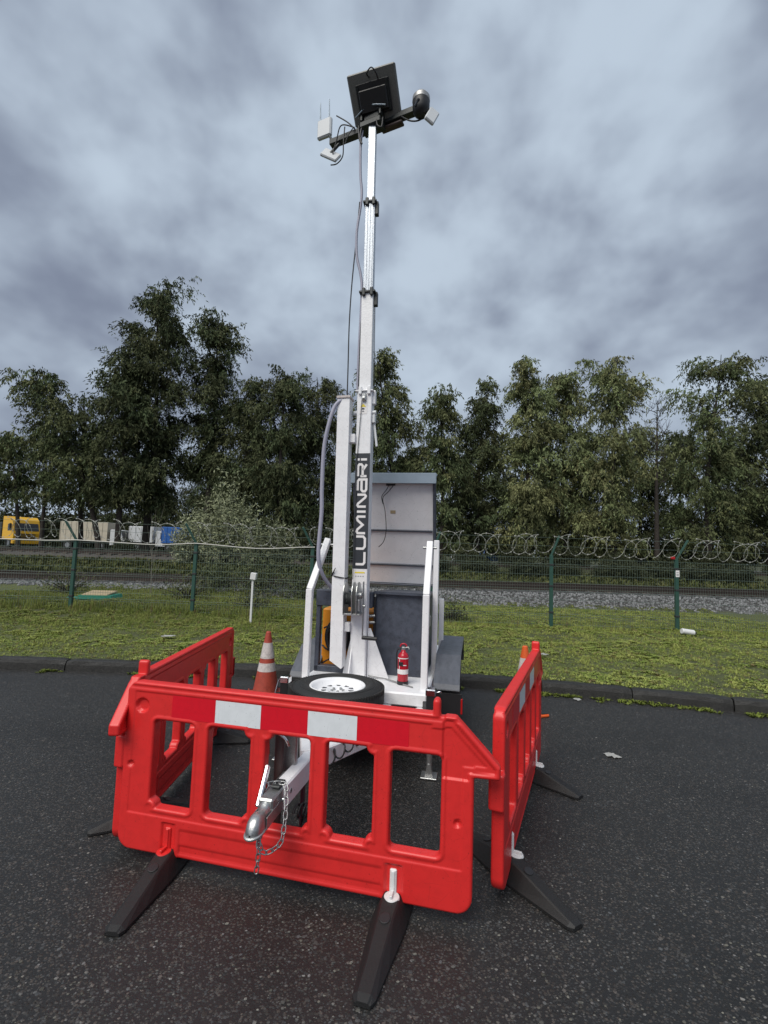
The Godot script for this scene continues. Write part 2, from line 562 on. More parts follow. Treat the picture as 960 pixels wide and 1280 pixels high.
# ---------------------------------------------------------------- strokes for lettering
func stroke(m: MB, pts: Array, w: float, z0: float, z1: float) -> void:
	var k := pts.size()
	var left := PackedVector2Array()
	var right := PackedVector2Array()
	for i in k:
		var p: Vector2 = pts[i]
		var d0: Vector2 = (p - pts[i - 1]).normalized() if i > 0 else (Vector2(pts[1]) - p).normalized()
		var d1: Vector2 = (Vector2(pts[i + 1]) - p).normalized() if i < k - 1 else d0
		var mi := (d0.orthogonal() + d1.orthogonal()).normalized()
		var sc := minf(1.0 / maxf(mi.dot(d0.orthogonal()), 0.4), 2.0)
		left.append(p + mi * w * 0.5 * sc)
		right.append(p - mi * w * 0.5 * sc)
	for i in k - 1:
		m.ext(PackedVector2Array([right[i], right[i + 1], left[i + 1], left[i]]), z0, z1)

func scratch_tex(sd: int, base_lo: float, marks: int, depth: float, specks: int) -> ImageTexture:
	var s := 768
	var r := RandomNumberGenerator.new()
	r.seed = sd
	var f := FastNoiseLite.new()
	f.seed = sd
	f.frequency = 0.012
	f.fractal_octaves = 5
	var v := PackedFloat32Array()
	v.resize(s * s)
	for y in s:
		for x in s:
			# the noise is folded over so that the sheet repeats without a seam
			var n := f.get_noise_2d(absf(x - s / 2.0), absf(y - s / 2.0))
			v[y * s + x] = lerpf(base_lo, 1.0, clampf(0.75 + n * 1.3, 0.0, 1.0))
	for k in marks:
		var x := r.randf() * s
		var y := r.randf() * s
		var a := r.randf() * TAU
		var d := depth * r.randf_range(0.25, 1.0)
		var l := int(r.randf_range(10, 120))
		var bend := r.randfn() * 0.006
		for q in l:
			x += cos(a)
			y += sin(a)
			a += bend
			var i := posmod(int(y), s) * s + posmod(int(x), s)
			v[i] *= 1.0 - d * sin(PI * q / l)
	for k in specks:
		var cx := r.randi() % s
		var cy := r.randi() % s
		var rad := r.randf_range(0.8, 3.5)
		var d := depth * r.randf_range(0.3, 1.0)
		for dy in range(-4, 5):
			for dx in range(-4, 5):
				if dx * dx + dy * dy < rad * rad * r.randf_range(0.5, 1.1): v[posmod(cy + dy, s) * s + posmod(cx + dx, s)] *= 1.0 - d
	var b := PackedByteArray()
	b.resize(s * s)
	for i in s * s: b[i] = int(clampf(v[i], 0.0, 1.0) * 255.0)
	var im := Image.create_from_data(s, s, false, Image.FORMAT_L8, b)
	im.convert(Image.FORMAT_RGB8)
	return ImageTexture.create_from_image(im)

var M := {}
func materials() -> void:
	var grime := noise_tex(0.012, 0.93, 1.0, 3)
	var fine := noise_tex(0.05, 0.8, 1.0, 5)
	var worn := scratch_tex(301, 0.975, 120, 0.18, 260)
	var dirty := scratch_tex(302, 0.84, 320, 0.40, 700)
	var scuff := bump_tex(0.06, 3.0, 7)
	var rough_n := bump_tex(0.12, 8.0, 9)
	M.grime = grime
	M.white = bump(mat("white_paint", lin(0.84, 0.84, 0.86), 0.38, 0.0, worn, 1.1), scuff, 0.12)
	M.grey = bump(mat("dark_grey_paint", lin(0.066, 0.076, 0.102), 0.42, 0.0, dirty, 1.2), scuff, 0.15)
	M.fender = bump(mat("fender_grey", lin(0.10, 0.11, 0.135), 0.5, 0.0, dirty, 1.4), scuff, 0.15)
	M.lip = mat("panel_frame", lin(0.30, 0.36, 0.42), 0.35, 0.3, grime, 1.0)
	M.back = mat("panel_back_sheet", lin(0.78, 0.77, 0.79), 0.5, 0.0, worn, 0.9)
	M.galv = bump(mat("galvanised", lin(0.52, 0.53, 0.53), 0.38, 0.85, fine, 4.0), scuff, 0.3)
	M.chrome = mat("chrome", lin(0.75, 0.76, 0.78), 0.14, 1.0)
	M.alu = mat("aluminium", lin(0.60, 0.65, 0.72), 0.34, 0.3, fine, 2.0)
	M.alu_dull = mat("dull_aluminium", lin(0.42, 0.42, 0.42), 0.45, 0.6, fine, 2.0)
	M.black = bump(mat("black_plastic", lin(0.016, 0.016, 0.018), 0.5, 0.0), scuff, 0.3, 6.0)
	M.dark = mat("dark_steel", lin(0.055, 0.06, 0.06), 0.5, 0.3, fine, 3.0)
	M.rubber = bump(mat("black_rubber", lin(0.022, 0.022, 0.022), 0.62, 0.0, fine, 5.0), rough_n, 0.35)
	M.foot = bump(mat("foot_rubber", lin(0.011, 0.011, 0.0115), 0.6, 0.0, grime, 5.0), rough_n, 0.45)
	M.red = bump(mat("red_plastic", lin(0.69, 0.025, 0.024), 0.40, 0.0, scratch_tex(303, 0.965, 300, 0.16, 420), 1.25), bump_tex(0.03, 2.0, 21), 0.05)
	M.redtape = mat("red_sheeting", lin(0.66, 0.006, 0.02), 0.3, 0.0, worn, 2.3)
	M.whitetape = mat("white_sheeting", lin(0.72, 0.75, 0.78), 0.3, 0.0, worn, 1.7)
	M.clip = mat("white_plastic", lin(0.74, 0.74, 0.74), 0.45, 0.0, grime, 8.0)
	M.cone = bump(mat("cone_plastic", lin(0.40, 0.06, 0.036), 0.55, 0.0, dirty, 1.6), scuff, 0.3)
	M.cone2 = mat("orange_plastic", lin(0.85, 0.13, 0.02), 0.5, 0.0, fine, 3.0)
	M.band = mat("cone_band", lin(0.62, 0.56, 0.54), 0.5, 0.0, dirty, 2.6)
	M.orange = bump(mat("orange_paint", lin(0.68, 0.25, 0.012), 0.45, 0.0, grime, 1.5), scuff, 0.15)
	M.exred = mat("extinguisher_red", lin(0.55, 0.012, 0.03), 0.25, 0.0, fine, 6.0)
	M.label = mat("label_white", lin(0.78, 0.76, 0.76), 0.5)
	M.floodback = mat("floodlight_casting", lin(0.20, 0.20, 0.19), 0.5, 0.2, fine, 2.0)
	M.scrap = mat("weathered_paper", lin(0.40, 0.40, 0.38), 0.8, 0.0, dirty, 6.0)
	M.drystem = mat("dry_stem", lin(0.22, 0.20, 0.17), 0.9, 0.0, fine, 5.0)
	M.yellow = mat("label_yellow", lin(0.75, 0.6, 0.05), 0.5)
	M.ink = mat("print_dark", lin(0.045, 0.05, 0.06), 0.5)
	M.signink = mat("sign_charcoal", lin(0.035, 0.04, 0.05), 0.45, 0.0, fine, 3.0)
	M.brown = mat("brown_strap", lin(0.10, 0.065, 0.06), 0.6, 0.0, fine, 5.0)
	M.maroon = mat("maroon_plastic", lin(0.12, 0.035, 0.055), 0.4, 0.0, fine, 5.0)
	M.cable = mat("grey_cable", lin(0.34, 0.34, 0.42), 0.5)
	M.kerb = bump(mat("wet_concrete", lin(0.038, 0.036, 0.033), 0.55, 0.0, noise_tex(0.03, 0.45, 1.0, 41), 1.7, true), rough_n, 0.9)
	M.green = bump(mat("fence_green", lin(0.03, 0.085, 0.066), 0.42, 0.0, grime, 2.0), scuff, 0.2)
	M.wire = mat("fence_wire", lin(0.15, 0.20, 0.17), 0.5, 0.3)
	M.razor = mat("razor_wire", lin(0.42, 0.42, 0.39), 0.45, 0.3)
	M.rope = mat("white_rope", lin(0.75, 0.73, 0.68), 0.7, 0.0, fine, 8.0)
	M.rail = mat("rusty_rail", lin(0.07, 0.05, 0.042), 0.55, 0.4, fine, 3.0)
	M.railtop = mat("rail_head", lin(0.40, 0.38, 0.37), 0.35, 0.9)
	M.sleeper = mat("sleeper", lin(0.10, 0.085, 0.07), 0.85, 0.0, grime, 2.0)
	M.bark = bump(mat("bark", lin(0.085, 0.07, 0.06), 0.9, 0.0, noise_tex(0.03, 0.5, 1.0, 51), 0.8), rough_n, 0.8)
	M.leaf = mat("leaves", Color.WHITE, 0.8)
	M.leaf.metallic_specular = 0.25
	M.leaf.vertex_color_use_as_albedo = true
	M.leaf.backlight = Color(0.25, 0.28, 0.15)
	M.leaf.cull_mode = BaseMaterial3D.CULL_DISABLED
	M.grass = M.leaf.duplicate()
	M.grass.resource_name = "grass_blades"
	M.grass.backlight = Color(0.35, 0.4, 0.15)
	M.stone = mat("stones", Color.WHITE, 0.75, 0.0, fine, 6.0)
	M.stone.vertex_color_use_as_albedo = true
	M.truckyellow = mat("truck_yellow", lin(0.72, 0.40, 0.015), 0.3)
	M.glass = mat("dark_glass", lin(0.02, 0.022, 0.025), 0.08)
	M.cream = mat("cream_panel", lin(0.55, 0.50, 0.40), 0.55, 0.0, grime, 0.3)
	M.vanwhite = mat("van_white", lin(0.62, 0.64, 0.66), 0.4)
	M.blue = mat("blue_tarpaulin", lin(0.03, 0.14, 0.48), 0.5, 0.0, grime, 0.4)
	M.tan = mat("tan_board", lin(0.42, 0.33, 0.20), 0.8, 0.0, grime, 2.0)
	M.greenp = mat("green_plastic", lin(0.03, 0.25, 0.17), 0.5, 0.0, grime, 2.0)
	M.lamp = mat("lamp_lens", lin(0.7, 0.7, 0.68), 0.15)
	M.taillight = mat("red_reflector", lin(0.45, 0.01, 0.01), 0.2)

func asphalt_textures() -> Array:
	var s := 1024
	var base := PackedByteArray(); base.resize(s * s * 3)
	var hgt := PackedByteArray(); hgt.resize(s * s)
	var rgh := PackedByteArray(); rgh.resize(s * s)
	var r := RandomNumberGenerator.new()
	r.seed = 77
	for i in s * s:
		var g := 38 + (r.randi() % 17)
		base[i * 3] = g; base[i * 3 + 1] = g; base[i * 3 + 2] = g
		hgt[i] = 70 + r.randi() % 30
		rgh[i] = 124
	for k in 24000:
		var big := k % 16 == 0
		var rad := r.randf_range(1.6, 4.6) if not big else r.randf_range(2.4, 6.4)
		var cx := r.randf() * s
		var cy := r.randf() * s
		var asp := r.randf_range(0.55, 1.0)
		var ang := r.randf() * PI
		var ca := cos(ang)
		var sa := sin(ang)
		var t := r.randf()
		var g := 42 + 48 * t
		if big: g = 56 + 56 * t * t
		var warm := r.randf_range(-0.04, 0.09)
		var h := r.randi_range(110, 200)
		var ir := int(ceil(rad))
		for dy in range(-ir, ir + 1):
			for dx in range(-ir, ir + 1):
				var u := (dx * ca + dy * sa) / rad
				var w := (-dx * sa + dy * ca) / (rad * asp)
				var q := u * u + w * w + (0.3 if (absf(u) + absf(w)) > 1.15 else 0.0)
				if q > 1.0: continue
				var i := ((int(cy) + dy + s) % s) * s + (int(cx) + dx + s) % s
				var gg := g * (0.88 + 0.24 * r.randf())
				base[i * 3] = int(clampf(gg * (1.0 + warm), 0, 255)); base[i * 3 + 1] = int(clampf(gg, 0, 255)); base[i * 3 + 2] = int(clampf(gg * (1.0 - warm * 0.8), 0, 255))
				hgt[i] = int(h - 60.0 * q)
				rgh[i] = 175
	var im := Image.create_from_data(s, s, false, Image.FORMAT_RGB8, base)
	var hi := Image.create_from_data(s, s, false, Image.FORMAT_L8, hgt)
	hi.convert(Image.FORMAT_RGB8)
	hi.bump_map_to_normal_map(2.6)
	var ri := Image.create_from_data(s, s, false, Image.FORMAT_L8, rgh)
	return [ImageTexture.create_from_image(im), ImageTexture.create_from_image(hi), ImageTexture.create_from_image(ri)]

func sky_texture() -> ImageTexture:
	var w := 2048
	var h := 1024
	var f := FastNoiseLite.new()
	f.seed = 11
	f.frequency = 1.0
	f.fractal_octaves = 5
	f.fractal_gain = 0.5
	var g := FastNoiseLite.new()
	g.seed = 29
	g.frequency = 1.0
	g.fractal_octaves = 3
	var data := PackedFloat32Array()
	data.resize(w * h * 3)
	for j in h:
		var el := PI / 2.0 - PI * (j + 0.5) / h
		var sy := sin(el)
		var cy := cos(el)
		var up := maxf(sy, 0.0)
		for i in w:
			var k := (j * w + i) * 3
			if sy < -0.06:
				data[k] = 0.08; data[k + 1] = 0.085; data[k + 2] = 0.09
				continue
			var a := TAU * (i + 0.5) / w
			var t := 1.0 / (up + 0.42)
			var px := sin(a) * cy * t
			var pz := -cos(a) * cy * t
			var wx := g.get_noise_2d(px * 1.3 + 3.0, pz * 1.2) * 0.09
			var wz := g.get_noise_2d(px * 1.2 - 9.0, pz * 1.2 + 5.0) * 0.09
			# broad rounded masses, lumps inside them, ragged edges, and a little drift along the wind
			var dx := sin(a) * cy
			var dz := -cos(a) * cy
			var big := f.get_noise_3d(dx * 1.5 + 2.7, up * 2.3, dz * 1.5 - 4.0)
			var mid := f.get_noise_3d(dx * 3.6 - 7.0 + wx, up * 5.4 + wz, dz * 3.6 + 1.0)
			var fin := f.get_noise_3d(dx * 9.0 + 5.0 + wx * 3.0, up * 12.5 + 8.0 + wz * 3.0, dz * 9.0)
			var drift := f.get_noise_2d((px + wx) * 2.6 + 31.0, (pz + wz) * 1.6 + 7.0)
			var m := 0.53 + big * 0.70 + mid * 0.52 + fin * (0.22 + 0.2 * big) + drift * 0.26
			m += 0.06 * smoothstep(0.60, 0.95, up) - 0.10 * smoothstep(0.14, 0.3, up) * (1.0 - smoothstep(0.42, 0.62, up)) + 0.12 * (1.0 - smoothstep(0.02, 0.2, up))
			m = smoothstep(-0.12, 1.12, m)
			data[k] = lerpf(0.112, 0.268, m)
			data[k + 1] = lerpf(0.132, 0.316, m)
			data[k + 2] = lerpf(0.178, 0.374, m)
	var im := Image.create_from_data(w, h, false, Image.FORMAT_RGBF, data.to_byte_array())
	return ImageTexture.create_from_image(im)

func _ready() -> void:
	rng.seed = 4242
	lump.seed = 5
	lump.frequency = 0.35
	# ------------------------------------------------ camera
	var cam := Camera3D.new()
	cam.name = "camera"
	cam.fov = rad_to_deg(2.0 * atan(640.0 / 595.0))
	cam.near = 0.05
	cam.far = 2000.0
	var pitch := atan(50.0 / 595.0)
	var fw := Vector3(0, sin(pitch), -cos(pitch))
	var up0 := Vector3.RIGHT.cross(fw)
	var roll := 0.034
	var rt := Vector3.RIGHT * cos(roll) + up0 * sin(roll)
	var up := up0 * cos(roll) - Vector3.RIGHT * sin(roll)
	cam.transform = Transform3D(Basis(rt, up, -fw), Vector3(0, 1.65, 0))
	add_child(cam)
	cam.current = true
	# ------------------------------------------------ sky and light
	var env := Environment.new()
	env.background_mode = Environment.BG_SKY
	var sky := Sky.new()
	var ps := PanoramaSkyMaterial.new()
	ps.panorama = sky_texture()
	sky.sky_material = ps
	env.sky = sky
	env.background_energy_multiplier = 1.0
	env.tonemap_mode = Environment.TONE_MAPPER_LINEAR
	env.tonemap_exposure = 1.9
	env.sdfgi_enabled = true
	env.ssao_enabled = true
	env.ssil_enabled = true
	var we := WorldEnvironment.new()
	we.name = "world"
	we.environment = env
	add_child(we)
	var sun := DirectionalLight3D.new()
	sun.name = "sun"
	sun.light_energy = 0.5
	sun.light_color = Color(1.0, 0.98, 0.94)
	sun.light_angular_distance = 40.0
	sun.shadow_enabled = true
	add_child(sun)
	sun.look_at_from_position(Vector3(-3.5, 8, 5.5), Vector3.ZERO)
	materials()
	build_ground()
	build_kerb()
	build_railway()
	build_fence()
	build_trees()
	build_vehicles()
	build_trailer()
	build_barriers()
	build_small_things()
	build_plants()

# ---------------------------------------------------------------- ground
func build_ground() -> void:
	var tx := asphalt_textures()
	var am := StandardMaterial3D.new()
	am.resource_name = "asphalt"
	am.albedo_texture = tx[0]
	am.albedo_color = lin(0.70, 0.70, 0.70)
	am.normal_enabled = true
	am.normal_texture = tx[1]
	am.normal_scale = 1.1
	am.roughness = 1.0
	am.roughness_texture = tx[2]
	am.metallic_specular = 0.42
	am.uv1_triplanar = true
	am.uv1_world_triplanar = true
	am.uv1_scale = Vector3.ONE / 1.55
	am.vertex_color_use_as_albedo = true
	var st := MB.new()
	var nx := 90
	var nz := 60
	var damp := FastNoiseLite.new()
	damp.seed = 8
	damp.frequency = 0.5
	damp.fractal_octaves = 4
	var vid := []
	for j in nz + 1:
		for i in nx + 1:
			var fx := (float(i) / nx) * 2.0 - 1.0
			var x := 8.0 * fx + 62.0 * pow(fx, 5.0)
			var fz := float(j) / nz
			var z := lerpf(-8.5, 3.0, minf(fz / 0.8, 1.0)) + maxf(0.0, fz - 0.8) * 250.0
			var t := 1.04 + 0.5 * damp.get_noise_2d(x, z * 1.4)
			st.col = Color(t, t, t)
			vid.append(st.put(Vector3(x, 0, z), Vector3.UP))
	for j in nz:
		for i in nx:
			var a := j * (nx + 1) + i
			st.idx.append_array(PackedInt32Array([a, a + 1, a + nx + 2, a, a + nx + 2, a + nx + 1]))
	put("asphalt_yard", st, am).set_meta("kind", "structure")

	var gm := bump(mat("soil_and_moss", Color.WHITE, 0.9, 0.0, noise_tex(0.04, 0.5, 1.0, 61), 1.1, true), bump_tex(0.08, 10.0, 62), 1.0)
	gm.vertex_color_use_as_albedo = true
	var xs := []
	var x := -420.0
	while x < 420.0:
		xs.append(x)
		x += 0.3 if absf(x + 0.1) < 13.0 else clampf(absf(x) * 0.12 - 1.0, 0.5, 40.0)
	var g := MB.new()
	var rows := []
	for k in 14: rows.append(["k", k / 13.0])
	var z := -9.3
	while z > -620.0:
		rows.append(["z", z])
		z -= 0.3 if z > -20.0 else (1.0 if z > -55.0 else 25.0)
	for rw in rows:
		for xx in xs:
			var zz: float = rw[1] if rw[0] == "z" else lerpf(kz(xx) - 0.12, -9.0, rw[1])
			var p := Vector3(xx, gh(xx, zz), zz)
			g.col = ground_color(xx, zz)
			var e := 0.1
			g.put(p, Vector3(gh(xx - e, zz) - gh(xx + e, zz), 2 * e, gh(xx, zz - e) - gh(xx, zz + e)))
	var w := xs.size()
	for j in rows.size() - 1:
		for i in w - 1:
			var a := j * w + i
			g.idx.append_array(PackedInt32Array([a, a + w + 1, a + 1, a, a + w, a + w + 1]))
	put("grassy_ground", g, gm).set_meta("kind", "structure")

func ground_color(x: float, z: float) -> Color:
	var a := lump.get_noise_2d(x * 1.2 + 40.0, z * 1.6)
	var b := lump.get_noise_2d(x * 5.0, z * 7.0 - 20.0)
	var soil := Color(0.115, 0.125, 0.05)
	var moss := Color(0.19, 0.225, 0.065)
	var c := soil.lerp(moss, clampf(0.6 + a * 0.7 + b * 0.5, 0.0, 1.0))
	if -z > (14.3 if x > -4.0 else 14.9) and -z < 19.2: c = Color(0.11, 0.105, 0.10) if -z < 15.2 else Color(0.05, 0.043, 0.038)
	if -z >= 19.2: c = Color(0.075, 0.075, 0.035).lerp(Color(0.11, 0.14, 0.035), clampf(0.4 + a, 0.0, 1.0))
	if -z > 25.8 and -z < 30.4 and x < 2.0: c = Color(0.15, 0.135, 0.125)
	if -z > 42.0 and -z < 57.0: c = Color(0.16, 0.15, 0.13)
	return c

func build_kerb() -> void:
	var k := Node3D.new()
	k.name = "kerb"
	add_child(k)
	tag(k, "", "", "", "structure")
	var x := -14.0
	while x < 14.0:
		var len := 0.99
		var a := Vector3(x, 0, kz(x))
		var b := Vector3(x + 1.0, 0, kz(x + 1.0))
		var d := (b - a).normalized()
		var m := MB.new()
		var hgt := 0.135 + rng.randf_range(-0.006, 0.006)
		m.xf = Transform3D(Basis(d, Vector3.UP, d.cross(Vector3.UP)), a + Vector3(0, -0.05, rng.randf_range(-0.008, 0.008)))
		var prof := [Vector2(0, 0), Vector2(0.012, hgt - 0.0), Vector2(0.03, hgt + 0.043), Vector2(0.055, hgt + 0.052), Vector2(0.155, hgt + 0.05), Vector2(0.16, 0)]
		var segs := 10
		var rowsp := []
		var l := a.distance_to(b) - 0.012
		for s in segs + 1:
			var ring := []
			for q in prof:
				var e := 0.012 if (s == 0 or s == segs) else 0.0
				var nn := lump.get_noise_2d((x + s * 0.1) * 12.0, q.x * 300.0 + q.y * 200.0) * 0.008
				ring.append(Vector3(l * s / segs, q.y + (nn - e if q.y > 0.1 else 0.0), -q.x + nn - (e if q.x < 0.1 else 0.0)))
			rowsp.append(ring)
		for s in segs:
			for q in prof.size() - 1:
				m.quad(rowsp[s][q], rowsp[s + 1][q], rowsp[s + 1][q + 1], rowsp[s][q + 1])
		for q in range(1, prof.size() - 1):
			m.tri(rowsp[0][0], rowsp[0][q], rowsp[0][q + 1])
			m.tri(rowsp[segs][0], rowsp[segs][q + 1], rowsp[segs][q])
		put("kerb_stone", m, M.kerb, k)
		x += 1.0

func rock_mesh(sd: int) -> ArrayMesh:
	var r := RandomNumberGenerator.new()
	r.seed = sd
	var m := MB.new()
	var s := SphereMesh.new()
	s.radius = 1.0
	s.height = 2.0
	s.radial_segments = 6
	s.rings = 3
	var a := s.get_mesh_arrays()
	var vv: PackedVector3Array = a[Mesh.ARRAY_VERTEX]
	var ii: PackedInt32Array = a[Mesh.ARRAY_INDEX]
	var seen := {}
	for i in vv.size():
		var key := Vector3i(vv[i] * 50.0)
		if not seen.has(key): seen[key] = vv[i] * r.randf_range(0.7, 1.15) * Vector3(1.0, 0.75, 0.85)
		vv[i] = seen[key]
	for i in range(0, ii.size(), 3): m.tri(vv[ii[i]], vv[ii[i + 2]], vv[ii[i + 1]])
	return m.mesh()

func build_railway() -> void:
	var rk := rock_mesh(3)
	var xs := []
	var cs := []
	for k in 30000:
		var x := rng.randf_range(-19.0, 20.0)
		var u := rng.randf()
		var z := -14.15 - 1.7 * u
		if u < 0.12 and lump.get_noise_1d(x * 6.0) < 0.0: continue
		if k % 3 == 0: z = rng.randf_range(-18.6, -15.6)
		if k % 3 and x < -4.0 and z > -14.7 - 0.3 * lump.get_noise_1d(x * 4.0): continue
		var s := rng.randf_range(0.022, 0.05)
		xs.append(Transform3D(Basis.from_euler(Vector3(rng.randf() * TAU, rng.randf() * TAU, rng.randf() * TAU)).scaled(Vector3.ONE * s), Vector3(x, gh(x, z) + 0.008, z)))
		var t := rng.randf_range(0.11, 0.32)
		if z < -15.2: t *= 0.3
		cs.append(Color(t, t * 1.0, t * 1.02))
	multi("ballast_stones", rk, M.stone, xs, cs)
	for tr in [[-16.9, 0.0, "near"], [-28.0, 1.0, "far"]]:
		var zc: float = tr[0]
		var far: bool = tr[1] > 0.5
		var t := Node3D.new()
		t.name = numbered(self, "railway_track")
		add_child(t)
		tag(t, "", "", "", "structure")
		var half := 34.0 if not far else 60.0
		for side in [-0.84, 0.84]:
			var m := MB.new()
			var top := MB.new()
			var n := 24
			for i in n:
				var xa := lerpf(-half, half, float(i) / n)
				var xb := lerpf(-half, half, float(i + 1) / n)
				var ya := (1.0 if far else crest(xa)) + 0.19
				var yb := (1.0 if far else crest(xb)) + 0.19
				for part in [[0.065, 0.0, 0.035], [0.02, 0.03, 0.12], [0.036, 0.115, 0.15]]:
					var w: float = part[0]
					var z1: float = zc + side + w
					var z0: float = zc + side - w
					m.quad(Vector3(xa, ya - 0.155 + part[1], z1), Vector3(xb, yb - 0.155 + part[1], z1), Vector3(xb, yb - 0.155 + part[2], z1), Vector3(xa, ya - 0.155 + part[2], z1))
					m.quad(Vector3(xb, yb - 0.155 + part[1], z0), Vector3(xa, ya - 0.155 + part[1], z0), Vector3(xa, ya - 0.155 + part[2], z0), Vector3(xb, yb - 0.155 + part[2], z0))
					m.quad(Vector3(xa, ya - 0.155 + part[2], z1), Vector3(xb, yb - 0.155 + part[2], z1), Vector3(xb, yb - 0.155 + part[2], z0), Vector3(xa, ya - 0.155 + part[2], z0))
				top.quad(Vector3(xa, ya + 0.001, zc + side + 0.03), Vector3(xb, yb + 0.001, zc + side + 0.03), Vector3(xb, yb + 0.001, zc + side - 0.03), Vector3(xa, ya + 0.001, zc + side - 0.03))
			put("rail", m, M.rail, t)
			put("rail_head", top, M.railtop, t)
		var sm := MB.new()
		sm.box(Vector3(-0.12, -0.12, -1.3), Vector3(0.12, 0.035, 1.3), 0.012)
		var sh := sm.mesh()
		var x := -21.0 if not far else -32.0
		while x < (21.0 if not far else -2.0):
			var y := 1.0 if far else crest(x)
			put("sleeper", sh, M.sleeper, t, Transform3D(Basis(), Vector3(x, y, zc)))
			x += 0.62

# ---------------------------------------------------------------- fence
func build_fence() -> void:
	var zf := -10.25
	var f := thing("mesh_fence", "green welded mesh fence with razor wire coils along the railway", "fence", Vector3(0, 0, zf))
	var px := [-9.1, -6.58, -4.0, -1.5, 1.08, 3.62, 6.3, 8.85]
	for i in px.size():
		var x: float = px[i]
		var y := gh(x, zf)
		var m := MB.new()
		m.box(Vector3(x - 0.035, y - 0.2, -0.035), Vector3(x + 0.035, 1.70, 0.035), 0.006)
		var p := put("post", m, M.green, f)
		var a := MB.new()
		var lean: float = -0.22 if i < 4 else 0.2
		if i == 4 or i == 5: lean = 0.14
		a.beam(Vector3(x, 1.69, 0), Vector3(x + lean, 2.12, 0.1), 0.045, 0.045, 0.005)
		put("bent_arm", a, M.green, p)
		for h in [0.5, 1.05, 1.5]:
			var cp := MB.new()
			cp.box(Vector3(x - 0.042, h - 0.02, -0.042), Vector3(x + 0.042, h + 0.02, 0.045), 0.004)
			put("clamp", cp, M.dark, p)
		if i == 6:
			var lb := MB.new()
			lb.box(Vector3(x - 0.035, 1.33, 0.036), Vector3(x + 0.045, 1.47, 0.040), 0.001)
			put("white_tag", lb, M.label, p).set_meta("label", "white tag on the post")
			for q in [1.36, 1.385, 1.42]:
				var lk := MB.new()
				lk.box(Vector3(x - 0.022, q, 0.0401), Vector3(x + 0.03, q + 0.008, 0.0415), 0.0003)
				put("tag_print", lk, M.ink, p)
			var rl := MB.new()
			rl.box(Vector3(x - 0.11, 1.70, -0.02), Vector3(x - 0.03, 1.76, 0.03), 0.01)
			put("red_insulator", rl, M.taillight, p)
	for i in px.size() - 1:
		var xa: float = px[i] + 0.04
		var xb: float = px[i + 1] - 0.04
		var m := MB.new()
		var n := int((xb - xa) / 0.052)
		var wv := 0.0029
		for k in n + 1:
			var x := lerpf(xa, xb, float(k) / n)
			var y := gh(x, zf) - 0.02
			m.tube([Vector3(x, y, 0.004), Vector3(x, 1.66, 0.004)], wv, 3, false)
		for k in 9:
			var y := 0.24 + k * 0.175
			m.tube([Vector3(xa, y, 0), Vector3(xb, y, 0)], 0.0034, 3, false)
			if k % 3 == 1: m.tube([Vector3(xa, y + 0.05, 0.03), Vector3(xb, y + 0.05, 0.03)], 0.0034, 3, false)
		for yy in [1.9, 2.08]: m.tube([Vector3(xa, yy, 0.08), Vector3((xa + xb) / 2, yy - 0.015, 0.08), Vector3(xb, yy, 0.08)], 0.003, 3, false)
		put("mesh_panel", m, M.wire, f).set_meta("kind", "stuff")
		var r := MB.new()
		var pth := []
		var turns := int((xb - xa) / 0.27)
		var steps := turns * 20
		for k in steps + 1:
			var t := float(k) / 20.0
			var tn := int(t)
			var amp := 0.20 if tn % 2 == 0 else 0.17
			var ph := TAU * t
			pth.append(Vector3(xa + (xb - xa) * t / turns + sin(ph) * amp * (1.0 if (tn + i) % 3 else -0.75) + 0.03 * sin(t * 1.7 + i), 1.915 + cos(ph) * (0.205 + 0.02 * sin(t * 2.3 + i)) + 0.02 * sin(t * 0.9), 0.1 + 0.09 * sin(ph + 0.8)))
		r.tube(pth, 0.0040, 4, false)
		for k in range(0, pth.size() - 1, 2):
			var d := Vector3(pth[k + 1] - pth[k]).normalized()
			var s := d.cross(Vector3.BACK).normalized() * 0.016
			var pp: Vector3 = pth[k]
			r.tri(pp - d * 0.02, pp + s, pp + d * 0.02)
			r.tri(pp - d * 0.02, pp - s, pp + d * 0.02)
		put("razor_wire", r, M.razor, f).set_meta("kind", "stuff")
	var rp := MB.new()
	var pts := []
	for k in 25:
		var x := lerpf(-9.1, -1.45, k / 24.0)
		var sag := 0.05 * sin(PI * fposmod((x + 9.1) / 2.53, 1.0))
		pts.append(Vector3(x, 1.695 + 0.012 * sin(x * 3.0) - sag, zf + 0.06))
	rp.tube(pts, 0.011, 6)
	tag(put("white_rope", rp, M.rope), "white rope stretched along the top of the fence at left", "rope")

# ---------------------------------------------------------------- trees
var said := {}
const LANDMARKS := [[-29.0, "thin tree at the far left edge"], [-25.5, "small thin tree above the yellow truck"], [-22.5, "leaning tree at left"], [-18.5, "tallest dark tree"], [-14.5, "second tallest dark tree"], [-10.9, "short tree in the dip"], [-7.8, "dark tree behind the hanging cable"], [-5.2, "dark tree left of the mast"], [0.2, "tapering tree behind the solar panel"], [4.3, "small pointed tree"], [7.6, "tree with the stray tuft"], [10.8, "pale tree beginning the right group"], [14.3, "broad rounded pale tree"], [17.4, "wispy topped pale tree"], [21.0, "bare dead tree"], [25.3, "airy tree near the right edge"], [31.0, "dark tree cut by the right edge"]]
func where_label(start: String, x: float, z: float) -> String:   # names the nearest landmark tree, seen from the yard
	var sx := x / -z * 37.0
	var best: Array = LANDMARKS[0]
	for l in LANDMARKS:
		if absf(l[0] - sx) < absf(best[0] - sx): best = l
	for rel in ["in line with", "just left of" if sx < best[0] else "just right of", "close beside", "a step away from"]:
		var t := "%s %s the %s" % [start, rel, best[1]]
		if not said.has(t):
			said[t] = true
			return t
	return start
